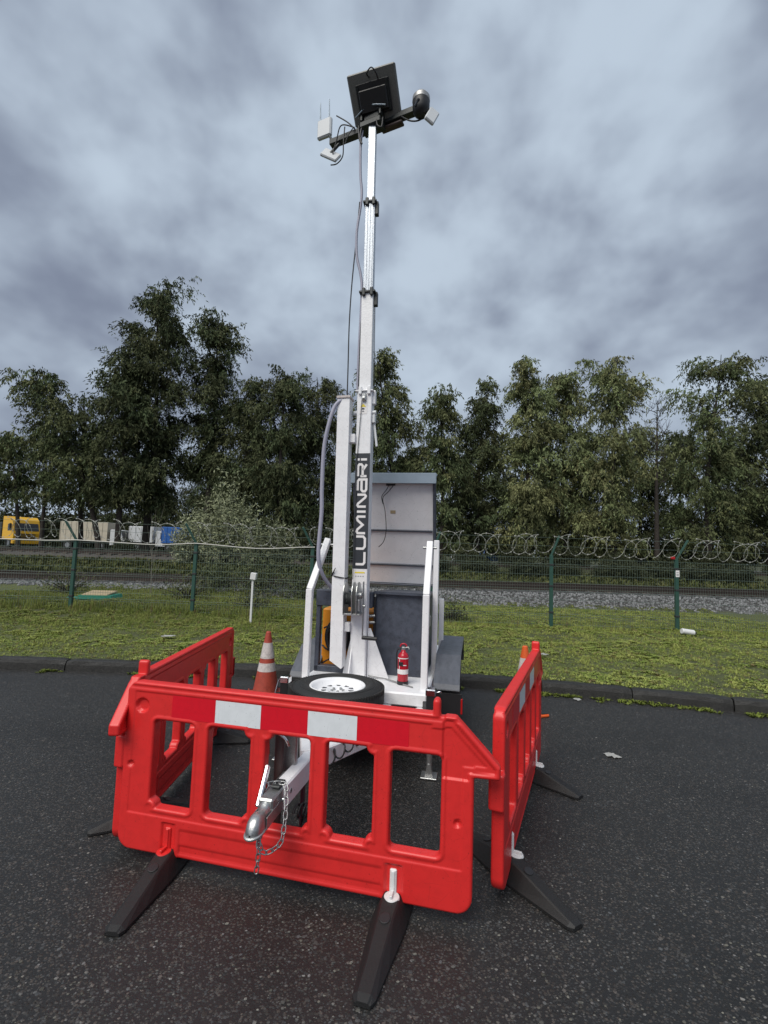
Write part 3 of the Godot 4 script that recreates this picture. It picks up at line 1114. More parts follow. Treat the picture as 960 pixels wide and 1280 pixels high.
func build_trees() -> void:
	var dk := Color(0.066, 0.080, 0.040)
	var md := Color(0.098, 0.118, 0.056)
	var lt := Color(0.15, 0.17, 0.08)
	# x, z, top x, top y, half width, crown bottom, colour, density, label
	var T := [
		[-21.3, -36, -26.9, 14.6, 2.2, 5.2, md, 0.62, "leaning eucalyptus with a thin crown reaching left over the yellow truck"],
		[-24.0, -38, -24.6, 13.2, 2.2, 4.8, md, 0.55, "sparse eucalyptus behind the left fence post, left of the tallest tree"],
		[-18.9, -38, -18.7, 22.6, 3.0, 4.8, dk, 1.15, "tallest dark eucalyptus, rising highest at the left of the mast"],
		[-20.0, -36, -20.6, 16.4, 2.5, 5.2, dk, 0.95, "dark eucalyptus leaning into the left flank of the tallest tree"],
		[-14.6, -39, -14.2, 21.1, 1.8, 7.1, dk, 1.0, "second tallest dark eucalyptus, just right of the tallest one"],
		[-11.0, -37, -10.9, 14.8, 1.5, 4.4, dk, 0.9, "shorter eucalyptus in the dip right of the second tallest tree"],
		[-7.6, -35, -8.1, 15.2, 2.0, 2.4, dk, 0.95, "dark eucalyptus left of the hanging grey cable"],
		[-4.7, -37, -5.7, 15.6, 2.1, 2.0, dk, 0.95, "dark eucalyptus directly left of the white mast"],
		[0.9, -38, -0.6, 17.9, 2.5, 2.2, md, 1.0, "tapering eucalyptus rising behind the solar panel right of the mast"],
		[4.4, -36, 4.2, 14.1, 1.5, 2.2, md, 0.9, "small pointed pale topped eucalyptus right of the solar panel"],
		[7.5, -38, 7.7, 14.6, 2.0, 2.4, dk, 0.9, "eucalyptus with one tuft of leaves standing clear above its crown"],
		[11.0, -36, 10.6, 16.5, 1.8, 2.4, lt, 0.95, "pale green eucalyptus at the left of the broad right hand group"],
		[14.5, -38, 14.1, 16.8, 2.6, 2.4, lt, 1.0, "broad rounded pale green eucalyptus in the middle of the right hand group"],
		[17.4, -36, 17.5, 17.3, 2.6, 2.6, lt, 0.85, "eucalyptus with wispy bare topped crown left of the dead twigs"],
		[24.6, -36, 25.9, 18.1, 3.1, 2.9, md, 0.75, "tall airy eucalyptus with layered open branches near the right edge"],
		[30.8, -38, 31.7, 17.8, 2.9, 2.9, dk, 0.9, "dark eucalyptus cut off by the right edge of the photo"],
		[-25.9, -34, -27.2, 9.4, 1.4, 4.6, md, 0.6, "small thin eucalyptus above the yellow truck"],
		[-28.6, -40, -29.5, 11.6, 1.6, 5.0, md, 0.55, "small thin eucalyptus at the far left edge"],
		[34.6, -37, 35.5, 16.9, 3.1, 3.0, dk, 0.9, "eucalyptus beyond the right edge, next to the dark cut off one"],
	]
	for a in T: make_tree(a[0], a[1], a[2], a[3], a[4], a[5], a[6], a[7], a[8], "eucalyptus trees beyond the railway")
	make_tree(20.7, -36, 21.2, 14.4, 1.1, 7.8, dk, 0.0, "bare dead tree top between the pale and the airy eucalyptus", "", "dead_tree", false)
	# tuft above the eucalyptus right of the solar panel
	var tuft := get_node("eucalyptus_tree_010")
	var lv := Leaves.new()
	lv.r = rng
	for k in 6: lv.spray(Vector3(0.8 + rng.randfn() * 0.3, 14.6 + rng.randfn() * 0.35, 0.2), Vector3(0.1, 0, 0), 0.55, 9, 13, 0.29, 0.085, md)
	put("crown", lv.mesh(), M.leaf, tuft).set_meta("kind", "stuff")
	var tw := MB.new()
	tw.tube([Vector3(0.3, 12.5, 0), Vector3(0.6, 13.6, 0.1), Vector3(0.8, 14.6, 0.2)], 0.05, 5, false, 0.02)
	put("limbs", tw, M.bark, tuft)
	var B := [[-11.7, -47, -12.3, 12.8, 2.4], [-3.0, -47, -3.5, 13.6, 2.8], [3.2, -46, 2.9, 12.0, 2.3], [7.8, -48, 7.6, 12.0, 2.4], [11.9, -47, 11.8, 12.9, 2.5], [16.2, -48, 16.1, 14.0, 2.7], [20.2, -47, 20.2, 13.4, 2.7], [25.3, -47, 25.5, 14.0, 2.7], [28.7, -46, 28.9, 14.4, 2.8], [35.2, -47, 35.6, 14.5, 3.0], [-15.9, -48, -16.2, 11.0, 2.4], [-22.5, -57, -22.6, 11.0, 2.6], [-28.0, -58, -28.2, 9.5, 2.4], [-34.0, -59, -34.0, 8.5, 2.2], [-9.0, -46, -9.0, 12.0, 2.2]]
	for b in B: make_tree(b[0], b[1], b[2], b[3], b[4], 2.2, dk, 0.8, where_label("background eucalyptus", b[0], b[1]), "second row of trees", "background_tree")
	# shrubs
	make_shrub("silver_shrub", -7.9, -24.0, 4.6, 3.3, Color(0.25, 0.27, 0.165), 260, 0.20, "silvery green shrub in front of the dark trees left of the mast")
	make_shrub("silver_shrub", -9.7, -24.6, 2.9, 2.2, Color(0.26, 0.28, 0.18), 300, 0.2, "smaller silvery shrub at the left foot of the tall silvery shrub")
	make_shrub("silver_shrub", -5.3, -22.6, 2.3, 2.6, Color(0.15, 0.165, 0.10), 320, 0.2, "low grey green shrub between the silvery shrub and the mast")
	for q in [[-2.3, -14.2, 1.05, 1.5, "scrubby dark bush left of the trailer, just behind the fence"], [-3.7, -14.6, 1.25, 1.7, "tallest of the scrubby bushes behind the fence by the white stake"], [-5.1, -14.9, 0.9, 1.5, "scrubby bush behind the second fence post from the left"]]:
		make_shrub("scrub_bush", q[0], q[1], q[2], q[3], Color(0.085, 0.10, 0.05), 150, 0.11, q[4], "scrub along the track")
	for q in [[-4.9, -12.2, 0.42, 1.3, "dark weedy clump behind the fence, right of the bare sapling"], [-8.2, -12.6, 0.5, 1.5, "dark weedy clump behind the fence at the left edge"], [-3.0, -11.4, 0.34, 1.0, "low weedy clump at the fence near the white stake"], [1.6, -10.9, 0.3, 0.8, "low brown tinged weed clump at the fence right of the trailer"]]:
		make_shrub("weed_clump", q[0], q[1], q[2], q[3], Color(0.09, 0.095, 0.045), 70, 0.09, q[4], "weed clumps at the fence")
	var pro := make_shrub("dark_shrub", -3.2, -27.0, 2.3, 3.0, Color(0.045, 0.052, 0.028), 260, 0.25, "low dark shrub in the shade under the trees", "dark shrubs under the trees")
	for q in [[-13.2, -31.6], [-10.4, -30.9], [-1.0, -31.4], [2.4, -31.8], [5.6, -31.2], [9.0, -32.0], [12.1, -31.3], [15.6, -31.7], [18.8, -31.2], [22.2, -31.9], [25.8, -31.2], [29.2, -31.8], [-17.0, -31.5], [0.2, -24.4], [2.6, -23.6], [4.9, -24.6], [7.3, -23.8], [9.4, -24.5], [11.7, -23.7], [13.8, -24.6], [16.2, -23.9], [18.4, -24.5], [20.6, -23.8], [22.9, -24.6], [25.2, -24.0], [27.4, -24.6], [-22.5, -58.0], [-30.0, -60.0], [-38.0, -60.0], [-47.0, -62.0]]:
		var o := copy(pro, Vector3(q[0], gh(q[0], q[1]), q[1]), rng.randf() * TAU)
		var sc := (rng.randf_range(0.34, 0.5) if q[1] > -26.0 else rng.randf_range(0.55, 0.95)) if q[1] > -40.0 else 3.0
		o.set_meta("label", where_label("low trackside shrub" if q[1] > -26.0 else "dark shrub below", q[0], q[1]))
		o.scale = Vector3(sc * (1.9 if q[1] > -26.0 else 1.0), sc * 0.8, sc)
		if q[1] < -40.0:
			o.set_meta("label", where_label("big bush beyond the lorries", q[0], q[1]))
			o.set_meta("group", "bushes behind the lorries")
	# far edge of the land
	var fw := Leaves.new()
	fw.r = rng
	for k in 420:
		var x := lerpf(-330.0, 330.0, k / 419.0)
		var h := 7.0 + 4.0 * lump.get_noise_1d(x * 0.25) + rng.randf() * 2.0
		for q in 3: fw.clump(Vector3(x + rng.randfn(), h * (q + 0.5) / 3.0, -190.0 + rng.randfn() * 6.0), 2.4, 55, 1.5, 0.7, 0.2, Color(0.05, 0.06, 0.035))
	tag(put("distant_woodland", fw.mesh(), M.leaf), "", "", "", "stuff")
	# bare sapling in front of the left trees
	var s := thing("bare_sapling", "thin leafless sapling behind the fence at left", "tree", Vector3(-6.5, gh(-6.5, -13.6), -13.6))
	var st := MB.new()
	st.tube([Vector3(0, -0.05, 0), Vector3(-0.02, 0.7, 0), Vector3(-0.12, 2.2, 0)], 0.013, 6, false, 0.005)
	put("trunk", st, M.drystem, s)
	var sb := MB.new()
	for k in 9:
		var y := 0.45 + k * 0.17
		var a := k * 2.4
		sb.tube([Vector3(-0.02 - y * 0.03, y, 0), Vector3(cos(a) * 0.15, y + 0.35, sin(a) * 0.1), Vector3(cos(a) * 0.26, y + 0.85, sin(a) * 0.2)], 0.006, 5, false, 0.002)
	put("branches", sb, M.drystem, s)

# ---------------------------------------------------------------- vehicles far behind the railway
func wheel_pair(t: Node3D, x: float, z: float, r: float) -> void:
	var w := MB.new()
	w.xf = Transform3D(Basis(Vector3.RIGHT, PI / 2), Vector3(x, r, z))
	w.lathe([[r * 0.55, -0.14], [r * 0.93, -0.14], [r, -0.10], [r, 0.10], [r * 0.93, 0.14], [r * 0.55, 0.14]], 18)
	var o := put("wheel", w, M.rubber, t)
	var h := MB.new()
	h.xf = w.xf
	h.lathe([[0.0, -0.11], [r * 0.56, -0.11], [r * 0.56, 0.11], [0.0, 0.11]], 14)
	put("rim", h, M.galv, o)

func build_vehicles() -> void:
	# yellow lorry cab, its nose to the right and towards the yard
	var t := thing("yellow_truck", "yellow lorry cab parked beyond the railway at the left edge", "truck", Vector3(-37.9, gh(-38, -50), -50), 0.0)
	t.rotation.y = -0.5
	var m := MB.new()
	m.ext(PackedVector2Array([Vector2(-1.2, 0.9), Vector2(1.05, 0.75), Vector2(1.12, 1.5), Vector2(1.08, 1.75), Vector2(0.90, 2.55), Vector2(0.82, 2.85), Vector2(0.35, 3.2), Vector2(-1.2, 3.25)]), -1.2, 1.2)
	put("cab", m, M.truckyellow, t)
	var ws := MB.new()
	ws.quad(Vector3(1.09, 1.76, 1.12), Vector3(1.09, 1.76, -1.12), Vector3(0.912, 2.54, -1.08), Vector3(0.912, 2.54, 1.08))
	put("windscreen", ws, M.glass, t)
	var sw := MB.new()
	sw.box(Vector3(-0.15, 1.75, 1.195), Vector3(0.62, 2.45, 1.21), 0.004)
	put("side_window", sw, M.glass, t)
	for k in 4:
		var gr := MB.new()
		gr.box(Vector3(1.05, 0.85 + k * 0.17, -0.8), Vector3(1.135, 0.95 + k * 0.17, 0.8), 0.01)
		put("grille_bar", gr, M.dark, t)
	for s in [-1.0, 1.0]:
		var hl := MB.new()
		hl.box(Vector3(1.0, 0.82, 0.86 * s - 0.14), Vector3(1.1, 1.05, 0.86 * s + 0.14), 0.02)
		put("headlight", hl, M.lamp, t)
		var mr := MB.new()
		mr.box(Vector3(0.62, 1.9, s * 1.36 - 0.09), Vector3(0.74, 2.5, s * 1.36 + 0.09), 0.03)
		put("mirror", mr, M.dark, t)
	var bp := MB.new()
	bp.box(Vector3(0.7, 0.42, -1.2), Vector3(1.12, 0.78, 1.2), 0.05)
	put("bumper", bp, M.truckyellow, t)
	var chs := MB.new()
	chs.box(Vector3(-5.4, 0.7, -0.6), Vector3(0.8, 0.95, 0.6), 0.02)
	put("chassis", chs, M.dark, t)
	var body := MB.new()
	body.box(Vector3(-6.2, 1.0, -1.2), Vector3(-1.5, 2.6, 1.2), 0.05)
	put("load_body", body, M.dark, t)
	for x in [0.1, -3.6, -4.8]: wheel_pair(t, x, 1.05, 0.5)
	# box lorries and a tarpaulin trailer
	for q in [["box_lorry", -31.9, -52.0, 5.0, 3.0, M.cream, "cream box lorry between the left fence posts, nearest to the yellow cab"], ["box_lorry", -26.3, -53.0, 2.6, 2.7, M.vanwhite, "white box lorry seen between the trunks of the tall trees"], ["tarpaulin_trailer", -21.4, -52.0, 4.4, 2.7, M.blue, "blue tarpaulin trailer left of the second green fence post"], ["tarpaulin_trailer", -16.0, -53.0, 2.6, 2.4, M.blue, "blue tarpaulin trailer mostly hidden by the silvery shrub"]]:
		var w: float = q[3]
		var h: float = q[4]
		var o := thing(q[0], q[6], "truck" if q[0] == "box_lorry" else "trailer", Vector3(q[1], gh(q[1], q[2]), q[2]))
		var b := MB.new()
		b.box(Vector3(-w / 2, 0.95, -1.2), Vector3(w / 2, h, 1.2), 0.04)
		put("load_body", b, q[5], o)
		var n := int(w / 0.55)
		for k in n + 1:
			var rb := MB.new()
			rb.box(Vector3(-w / 2 + w * k / n - 0.03, 0.97, 1.19), Vector3(-w / 2 + w * k / n + 0.03, h - 0.03, 1.235), 0.008)
			put("side_rib", rb, q[5], o)
		var cb := MB.new()
		cb.box(Vector3(-w / 2, 0.7, -0.9), Vector3(w / 2 + 1.2, 0.93, 0.9), 0.02)
		put("chassis", cb, M.dark, o)
		for x in [-w / 2 + 0.8, w / 2 - 0.7]: wheel_pair(o, x, 1.0, 0.48)
		var cc := MB.new()
		cc.xf = Transform3D(Basis(), Vector3(w / 2 + 0.25, 0, 0))
		cc.ext(PackedVector2Array([Vector2(0, 0.6), Vector2(1.3, 0.6), Vector2(1.35, 1.3), Vector2(1.05, 2.2), Vector2(0.1, 2.3), Vector2(0, 2.2)]), -1.05, 1.05)
		var cab := put("cab", cc, M.vanwhite, o)
		var cw := MB.new()
		cw.box(Vector3(w / 2 + 0.75, 1.4, 1.045), Vector3(w / 2 + 1.35, 2.05, 1.06), 0.004)
		put("side_window", cw, M.glass, cab)
		cw = MB.new()
		cw.quad(Vector3(w / 2 + 1.612, 1.34, 0.95), Vector3(w / 2 + 1.612, 1.34, -0.95), Vector3(w / 2 + 1.325, 2.16, -0.9), Vector3(w / 2 + 1.325, 2.16, 0.9))
		put("windscreen", cw, M.glass, cab)
	# white palisade shed and blue car seen right of the trailer
	var s := thing("white_shed", "small white slatted shed far behind the fence right of the trailer", "shed", Vector3(9.8, gh(9.8, -60), -60))
	var sh := MB.new()
	sh.box(Vector3(-1.1, 0, -1), Vector3(1.1, 2.5, 0.95), 0.02)
	put("wall", sh, M.vanwhite, s)
	var sr := MB.new()
	sr.ext(PackedVector2Array([Vector2(-1.25, 2.5), Vector2(1.25, 2.5), Vector2(1.2, 2.72), Vector2(-1.2, 2.72)]), -1.15, 1.15)
	put("roof", sr, M.galv, s)
	for k in 9:
		var sl := MB.new()
		sl.box(Vector3(-1.08 + k * 0.25, 0.05, 0.95), Vector3(-0.93 + k * 0.25, 2.45, 1.0), 0.008)
		put("slat", sl, M.vanwhite, s)
	var c := thing("blue_car", "blue car parked far behind the fence right of the white shed", "car", Vector3(11.8, gh(11.8, -50), -50), 0.15)
	var cbd := MB.new()
	cbd.ext(PackedVector2Array([Vector2(-1.9, 0.3), Vector2(1.9, 0.3), Vector2(1.95, 0.7), Vector2(1.1, 0.88), Vector2(0.5, 1.4), Vector2(-0.9, 1.42), Vector2(-1.6, 0.95), Vector2(-1.95, 0.85)]), -0.82, 0.82)
	put("body", cbd, M.blue, c)
	var cwi := MB.new()
	cwi.ext(PackedVector2Array([Vector2(-1.35, 0.93), Vector2(0.95, 0.9), Vector2(0.45, 1.33), Vector2(-0.85, 1.35)]), 0.81, 0.83)
	put("side_window", cwi, M.glass, c)
	for x in [-1.2, 1.2]: wheel_pair(c, x, 0.78, 0.31)

# ---------------------------------------------------------------- the light tower trailer
const TRAILER_AT := Vector3(-0.07, 0, -4.28)
func tw(p: Vector3) -> Vector3:
	return TRAILER_AT + Basis(Vector3.UP, deg_to_rad(-11.0)) * p

func curve(p: Array, per := 8) -> Array:          # smooth path through points
	var c := []
	for i in p.size() - 1:
		var a: Vector3 = p[maxi(i - 1, 0)]
		var b: Vector3 = p[i]
		var d: Vector3 = p[i + 1]
		var e: Vector3 = p[mini(i + 2, p.size() - 1)]
		for k in per: c.append(b.cubic_interpolate(d, a, e, float(k) / per))
	c.append(p[-1])
	return c

func build_trailer() -> void:
	var yaw := deg_to_rad(-11.0)
	var t := thing("light_tower_trailer", "white and grey mobile light tower trailer with raised telescopic mast", "trailer", TRAILER_AT, yaw)
	var m := MB.new()
	# drawbar
	m = MB.new()
	m.beam(Vector3(-0.035, 0.445, 1.90), Vector3(-0.012, 0.455, 1.50), 0.072, 0.115, 0.008)
	put("tow_bar", m, M.white, t)
	for s in [-1.0, 1.0]:
		m = MB.new()
		m.beam(Vector3(-0.015 + s * 0.02, 0.47, 1.52), Vector3(s * 0.5, 0.385, 0.30), 0.06, 0.105, 0.007)
		m.beam(Vector3(s * 0.5, 0.385, 0.30), Vector3(s * 0.5, 0.385, -1.7), 0.06, 0.105, 0.007)
		put("frame_beam", m, M.white, t)
	# coupler
	m = MB.new()
	m.box(Vector3(-0.080, 0.415, 1.74), Vector3(-0.008, 0.498, 2.03), 0.008)
	var cp := put("hitch_coupler", m, M.galv, t)
	m = MB.new()
	# arched sections that round off into the nose: [z, half width, height, foot]
	var sec := [[2.02, 0.033, 0.090, 0.0], [2.045, 0.031, 0.072, 0.0], [2.06, 0.030, 0.062, 0.0], [2.075, 0.032, 0.066, 0.0], [2.10, 0.036, 0.073, 0.0], [2.12, 0.037, 0.074, 0.0], [2.14, 0.036, 0.066, 0.0], [2.158, 0.030, 0.052, 0.0], [2.170, 0.019, 0.032, 0.0], [2.176, 0.005, 0.014, 0.0]]
	var arcs := []
	for sc in sec:
		var ring := []
		for k in 15:
			var a := PI * k / 14.0
			ring.append(Vector3(-0.045 + signf(cos(a)) * pow(absf(cos(a)), 0.75) * sc[1], 0.405 + pow(sin(a), 0.75) * sc[2], sc[0]))
		arcs.append(ring)
	var nrm := func(i: int, k: int) -> Vector3:
		var du: Vector3 = arcs[i][mini(k + 1, 14)] - arcs[i][maxi(k - 1, 0)]
		var dv: Vector3 = arcs[mini(i + 1, sec.size() - 1)][k] - arcs[maxi(i - 1, 0)][k]
		return dv.cross(du).normalized()
	for i in sec.size() - 1:
		for k in 14: m.squad(arcs[i][k], arcs[i + 1][k], arcs[i + 1][k + 1], arcs[i][k + 1], nrm.call(i, k), nrm.call(i + 1, k), nrm.call(i + 1, k + 1), nrm.call(i, k + 1))
	put("ball_socket", m, M.galv, cp)
	for sx in [-0.083, -0.009]:
		m = MB.new()
		m.box(Vector3(sx, 0.398, 1.76), Vector3(sx + 0.004, 0.452, 2.09), 0.0015)
		put("side_flange", m, M.galv, cp)
	m = MB.new()
	m.xf = Transform3D(Basis.from_scale(Vector3(0.66, 1, 1.1)), Vector3(-0.045, 0.398, 2.12))
	m.lathe([[0.0, 0.0], [0.060, 0.0], [0.064, 0.004], [0.064, 0.009], [0.058, 0.013], [0.0, 0.013]], 28)
	put("socket_rim", m, M.galv, cp)
	m = MB.new()
	m.beam(Vector3(-0.085, 0.45, 2.02), Vector3(-0.095, 0.59, 1.90), 0.022, 0.034, 0.008)
	put("lever", m, M.chrome, cp)
	m = MB.new()
	m.box(Vector3(-0.06, 0.504, 1.86), Vector3(-0.015, 0.515, 1.94), 0.003)
	put("top_plate", m, M.dark, cp)
	for z in [0.0, 0.09]:
		m = MB.new()
		m.xf = Transform3D(Basis(Vector3.BACK, PI / 2), Vector3(-0.004, 0.455, 1.84 + z))
		m.lathe([[0.013, -0.006], [0.013, -0.012], [0.0, -0.012]], 6)
		put("bolt", m, M.chrome, cp)
	# jockey wheel
	m = MB.new()
	m.tube([Vector3(-0.105, 0.16, 1.74), Vector3(-0.105, 0.68, 1.74)], 0.024, 12)
	var jk := put("jockey_wheel", m, M.brown, t)
	m = MB.new()
	m.tube(curve([Vector3(-0.14, 0.60, 1.80), Vector3(-0.14, 0.675, 1.80), Vector3(-0.10, 0.705, 1.80), Vector3(-0.055, 0.675, 1.79), Vector3(-0.04, 0.64, 1.78)]), 0.008, 7)
	put("crank_handle", m, M.chrome, jk)
	m = MB.new()
	m.box(Vector3(-0.14, 0.47, 1.66), Vector3(-0.03, 0.66, 1.69), 0.006)
	m.tube([Vector3(-0.085, 0.47, 1.64), Vector3(-0.085, 0.66, 1.64)], 0.018, 10)
	put("clamp", m, M.galv, jk)
	m = MB.new()
	m.tube([Vector3(0.05, 0.655, 1.62), Vector3(-0.10, 0.655, 1.62)], 0.006, 6)
	put("pin", m, M.chrome, jk)
	m = MB.new()
	m.xf = Transform3D(Basis(Vector3.BACK, PI / 2), Vector3(0.03, 0.11, 1.58))
	m.lathe([[0.03, -0.035], [0.085, -0.035], [0.105, -0.02], [0.105, 0.02], [0.085, 0.035], [0.03, 0.035]], 20, true)
	var jw := put("wheel", m, M.rubber, jk)
	m = MB.new()
	m.xf = Transform3D(Basis(Vector3.BACK, PI / 2), Vector3(0.03, 0.11, 1.58))
	m.lathe([[0.0, -0.03], [0.065, -0.03], [0.065, 0.03], [0.0, 0.03]], 14)
	m.xf = Transform3D()
	put("hub", m, M.maroon, jk)
	m = MB.new()
	m.box(Vector3(-0.03, 0.08, 1.56), Vector3(-0.015, 0.36, 1.60), 0.004)
	put("fork", m, M.maroon, jk)
	m = MB.new()
	m.box(Vector3(0.075, 0.08, 1.56), Vector3(0.09, 0.36, 1.60), 0.004)
	put("fork", m, M.maroon, jk)
	# curly brake cable and safety cable
	m = MB.new()
	var p := []
	for k in 150:
		var s := k / 149.0
		var a := s * TAU * 9.0
		var cen := Vector3(0.04, 0.47, 1.50).lerp(Vector3(0.30, 0.53, 0.62), s) + Vector3(0.03, -0.02 * sin(PI * s), 0.05)
		p.append(cen + Vector3(cos(a) * 0.02, sin(a) * 0.034, cos(a) * 0.012))
	m.tube(p, 0.005, 6)
	put("coiled_cable", m, M.black, t)
	m = MB.new()
	p = []
	for k in 60:
		var a := k / 59.0 * TAU * 3.0
		p.append(Vector3(0.02 + 0.006 * k / 10.0, 0.34 + sin(a) * 0.03 - k * 0.0008, 1.80 - k * 0.002 + cos(a) * 0.03))
	m.tube(p, 0.006, 6)
	put("coiled_cable", m, M.black, t)
	# deck
	m = MB.new()
	m.box(Vector3(-0.57, 0.44, -1.75), Vector3(0.53, 0.545, 0.345), 0.012)
	put("deck", m, M.white, t)
	m = MB.new()
	m.box(Vector3(-0.45, 0.30, -1.7), Vector3(0.45, 0.435, 0.2), 0.02)
	put("underframe", m, M.dark, t)
	m = MB.new()
	m.ext(PackedVector2Array([Vector2(-0.45, 0.345), Vector2(0.25, 0.345), Vector2(0.12, 0.86), Vector2(-0.33, 0.92)]), 0.0, 0.02)
	put("wheel_carrier", m, M.white, t, Transform3D(Basis(Vector3.RIGHT, PI / 2), Vector3(0, 0.445, 0)))
	# axle, wheels, mudguards
	m = MB.new()
	m.tube([Vector3(-0.62, 0.31, -0.92), Vector3(0.62, 0.31, -0.92)], 0.035, 10)
	put("axle", m, M.dark, t)
	for s in [-1.0, 1.0]:
		var x: float = 0.665 * s
		m = MB.new()
		m.xf = Transform3D(Basis(Vector3.BACK, PI / 2), Vector3(x, 0.31, -0.92))
		m.lathe([[0.17, -0.085], [0.26, -0.09], [0.30, -0.07], [0.31, -0.03], [0.31, 0.03], [0.30, 0.07], [0.26, 0.09], [0.17, 0.085]], 36, true)
		var wh := put("wheel", m, M.rubber, t)
		m = MB.new()
		m.xf = Transform3D(Basis(Vector3.BACK, PI / 2), Vector3(x, 0.31, -0.92))
		m.lathe([[0.0, -0.03], [0.15, -0.04], [0.175, -0.08], [0.18, -0.08], [0.18, 0.08], [0.175, 0.08], [0.15, 0.04], [0.0, 0.03]], 28)
		put("rim", m, M.white, wh)
		# mudguard: folded plate over the wheel
		m = MB.new()
		var pr := [Vector2(-0.105, 0.475), Vector2(-0.13, 0.515), Vector2(-0.40, 0.715), Vector2(-1.45, 0.715), Vector2(-1.70, 0.50), Vector2(-1.72, 0.40)]
		var xa: float = (x - 0.125)
		var xb: float = (x + (0.105 if s > 0 else 0.125))
		for k in pr.size() - 1:
			var a: Vector2 = pr[k]
			var b: Vector2 = pr[k + 1]
			m.quad(Vector3(xa, a.y, a.x), Vector3(xb, a.y, a.x), Vector3(xb, b.y, b.x), Vector3(xa, b.y, b.x))
			m.quad(Vector3(xb, a.y - 0.006, a.x), Vector3(xa, a.y - 0.006, a.x), Vector3(xa, b.y - 0.006, b.x), Vector3(xb, b.y - 0.006, b.x))
			for xx in [xa, xb]:   # folded edges
				var q0 := Vector3(xx, a.y, a.x)
				var q1 := Vector3(xx, b.y, b.x)
				var o := Vector3(0, 0.03, 0)
				m.quad(q0 - o, q1 - o, q1, q0)
		put("mudguard", m, M.fender, t)
		m = MB.new()
		m.box(Vector3(x - 0.125, 0.14, -0.135), Vector3(x + 0.125, 0.44, -0.125), 0.003)
		var fl := put("mud_flap", m, M.black, t)
		m = MB.new()
		m.box(Vector3(x + s * 0.127 - 0.01, 0.27, -0.16), Vector3(x + s * 0.127 + 0.006, 0.40, -0.12), 0.004)
		put("reflector", m, M.taillight, fl)
	# corner jacks
	for s in [-1.0, 1.0]:
		var jx := 0.575 if s > 0 else -0.585
		var jz := 0.50
		m = MB.new()
		m.box(Vector3(jx - 0.032, 0.20, jz - 0.032), Vector3(jx + 0.032, 0.60, jz + 0.032), 0.004)
		m.beam(Vector3(jx, 0.46, jz - 0.03), Vector3(s * 0.5, 0.46, jz - 0.22), 0.05, 0.07)
		var j := put("corner_jack", m, M.black, t)
		m = MB.new()
		m.box(Vector3(jx - 0.038, 0.585, jz - 0.038), Vector3(jx + 0.038, 0.64, jz + 0.038), 0.008)
		put("cap", m, M.chrome, j)
		m = MB.new()
		m.tube([Vector3(jx, 0.04, jz), Vector3(jx, 0.22, jz)], 0.022, 12)
		m.ext(PackedVector2Array([Vector2(jx - 0.03, 0.014), Vector2(jx + 0.03, 0.014), Vector2(jx + 0.012, 0.10), Vector2(jx - 0.012, 0.10)]), jz - 0.004, jz + 0.03)
		put("inner_tube", m, M.galv, j)
		m = MB.new()
		m.box(Vector3(jx - 0.06, 0.004, jz - 0.06), Vector3(jx + 0.06, 0.016, jz + 0.06), 0.003)
		put("foot_plate", m, M.galv, j)
		m = MB.new()
		m.tube(curve([Vector3(jx - 0.035, 0.60, jz), Vector3(jx - 0.055, 0.60, jz), Vector3(jx - 0.075, 0.50, jz + 0.02), Vector3(jx - 0.09, 0.38, jz + 0.03)] if s < 0 else [Vector3(jx + 0.035, 0.61, jz), Vector3(jx + 0.07, 0.62, jz), Vector3(jx + 0.075, 0.60, jz - 0.02)]), 0.006, 6)
		put("crank", m, M.chrome, j)
	# bent posts at the corners
	for s in [[-0.522, "f"], [0.493, "f"]]:
		m = MB.new()
		var x: float = s[0]
		var lean := Vector3(0.08 if x < 0.0 else 0.0, 0.44, -0.21)
		m.beam(Vector3(x, 0.44, 0.21), Vector3(x, 1.31, 0.20), 0.055, 0.055, 0.005, Vector3.BACK)
		m.beam(Vector3(x, 1.302, 0.20), Vector3(x, 1.31, 0.20) + lean, 0.055, 0.055, 0.005, Vector3.BACK)
		var po := put("bent_post", m, M.white, t)
		m = MB.new()
		m.tube([Vector3(x + lean.x - 0.06, 1.70, 0.0), Vector3(x + lean.x + 0.06, 1.70, 0.0)], 0.011, 8)
		put("bolt", m, M.galv, po)
	for s in [[0.515, 1.78, -0.46], [0.53, 1.16, -1.15], [-0.56, 1.12, -1.2]]:
		m = MB.new()
		m.box(Vector3(s[0] - 0.026, 0.5, s[2] - 0.026), Vector3(s[0] + 0.026, s[1], s[2] + 0.026), 0.005)
		put("rear_post", m, M.white, t)
	m = MB.new()
	m.box(Vector3(-0.55, 1.14, -0.16), Vector3(-0.02, 1.285, -0.06), 0.006)
	m.box(Vector3(-0.55, 0.55, -0.14), Vector3(-0.51, 1.14, -0.08), 0.005)
	m.box(Vector3(-0.55, 0.546, -0.16), Vector3(-0.02, 0.60, -0.08), 0.005)
	put("cross_rail", m, M.grey, t)
	# equipment cabinet
	m = MB.new()
	m.ext(PackedVector2Array([Vector2(0.15, 0.548), Vector2(0.95, 0.548), Vector2(0.95, 1.225), Vector2(0.17, 1.262)]), -0.01, 0.465)
	var cab := put("cabinet", m, M.grey, t, Transform3D(Basis(Vector3(0, 0, -1), Vector3.UP, Vector3.RIGHT), Vector3.ZERO))
	m = MB.new()
	m.ext(PackedVector2Array([Vector2(0.13, 1.266), Vector2(0.97, 1.226), Vector2(0.97, 1.25), Vector2(0.13, 1.290)]), -0.02, 0.48)
	m.box(Vector3(0.19, 0.575, 0.463), Vector3(0.92, 1.22, 0.470), 0.002)
	put("cabinet_edge", m, M.grey, cab)
	m = MB.new()
	m.box(Vector3(0.24, 0.98, 0.468), Vector3(0.30, 1.08, 0.49), 0.008)
	put("latch", m, M.galv, cab)
	m = MB.new()
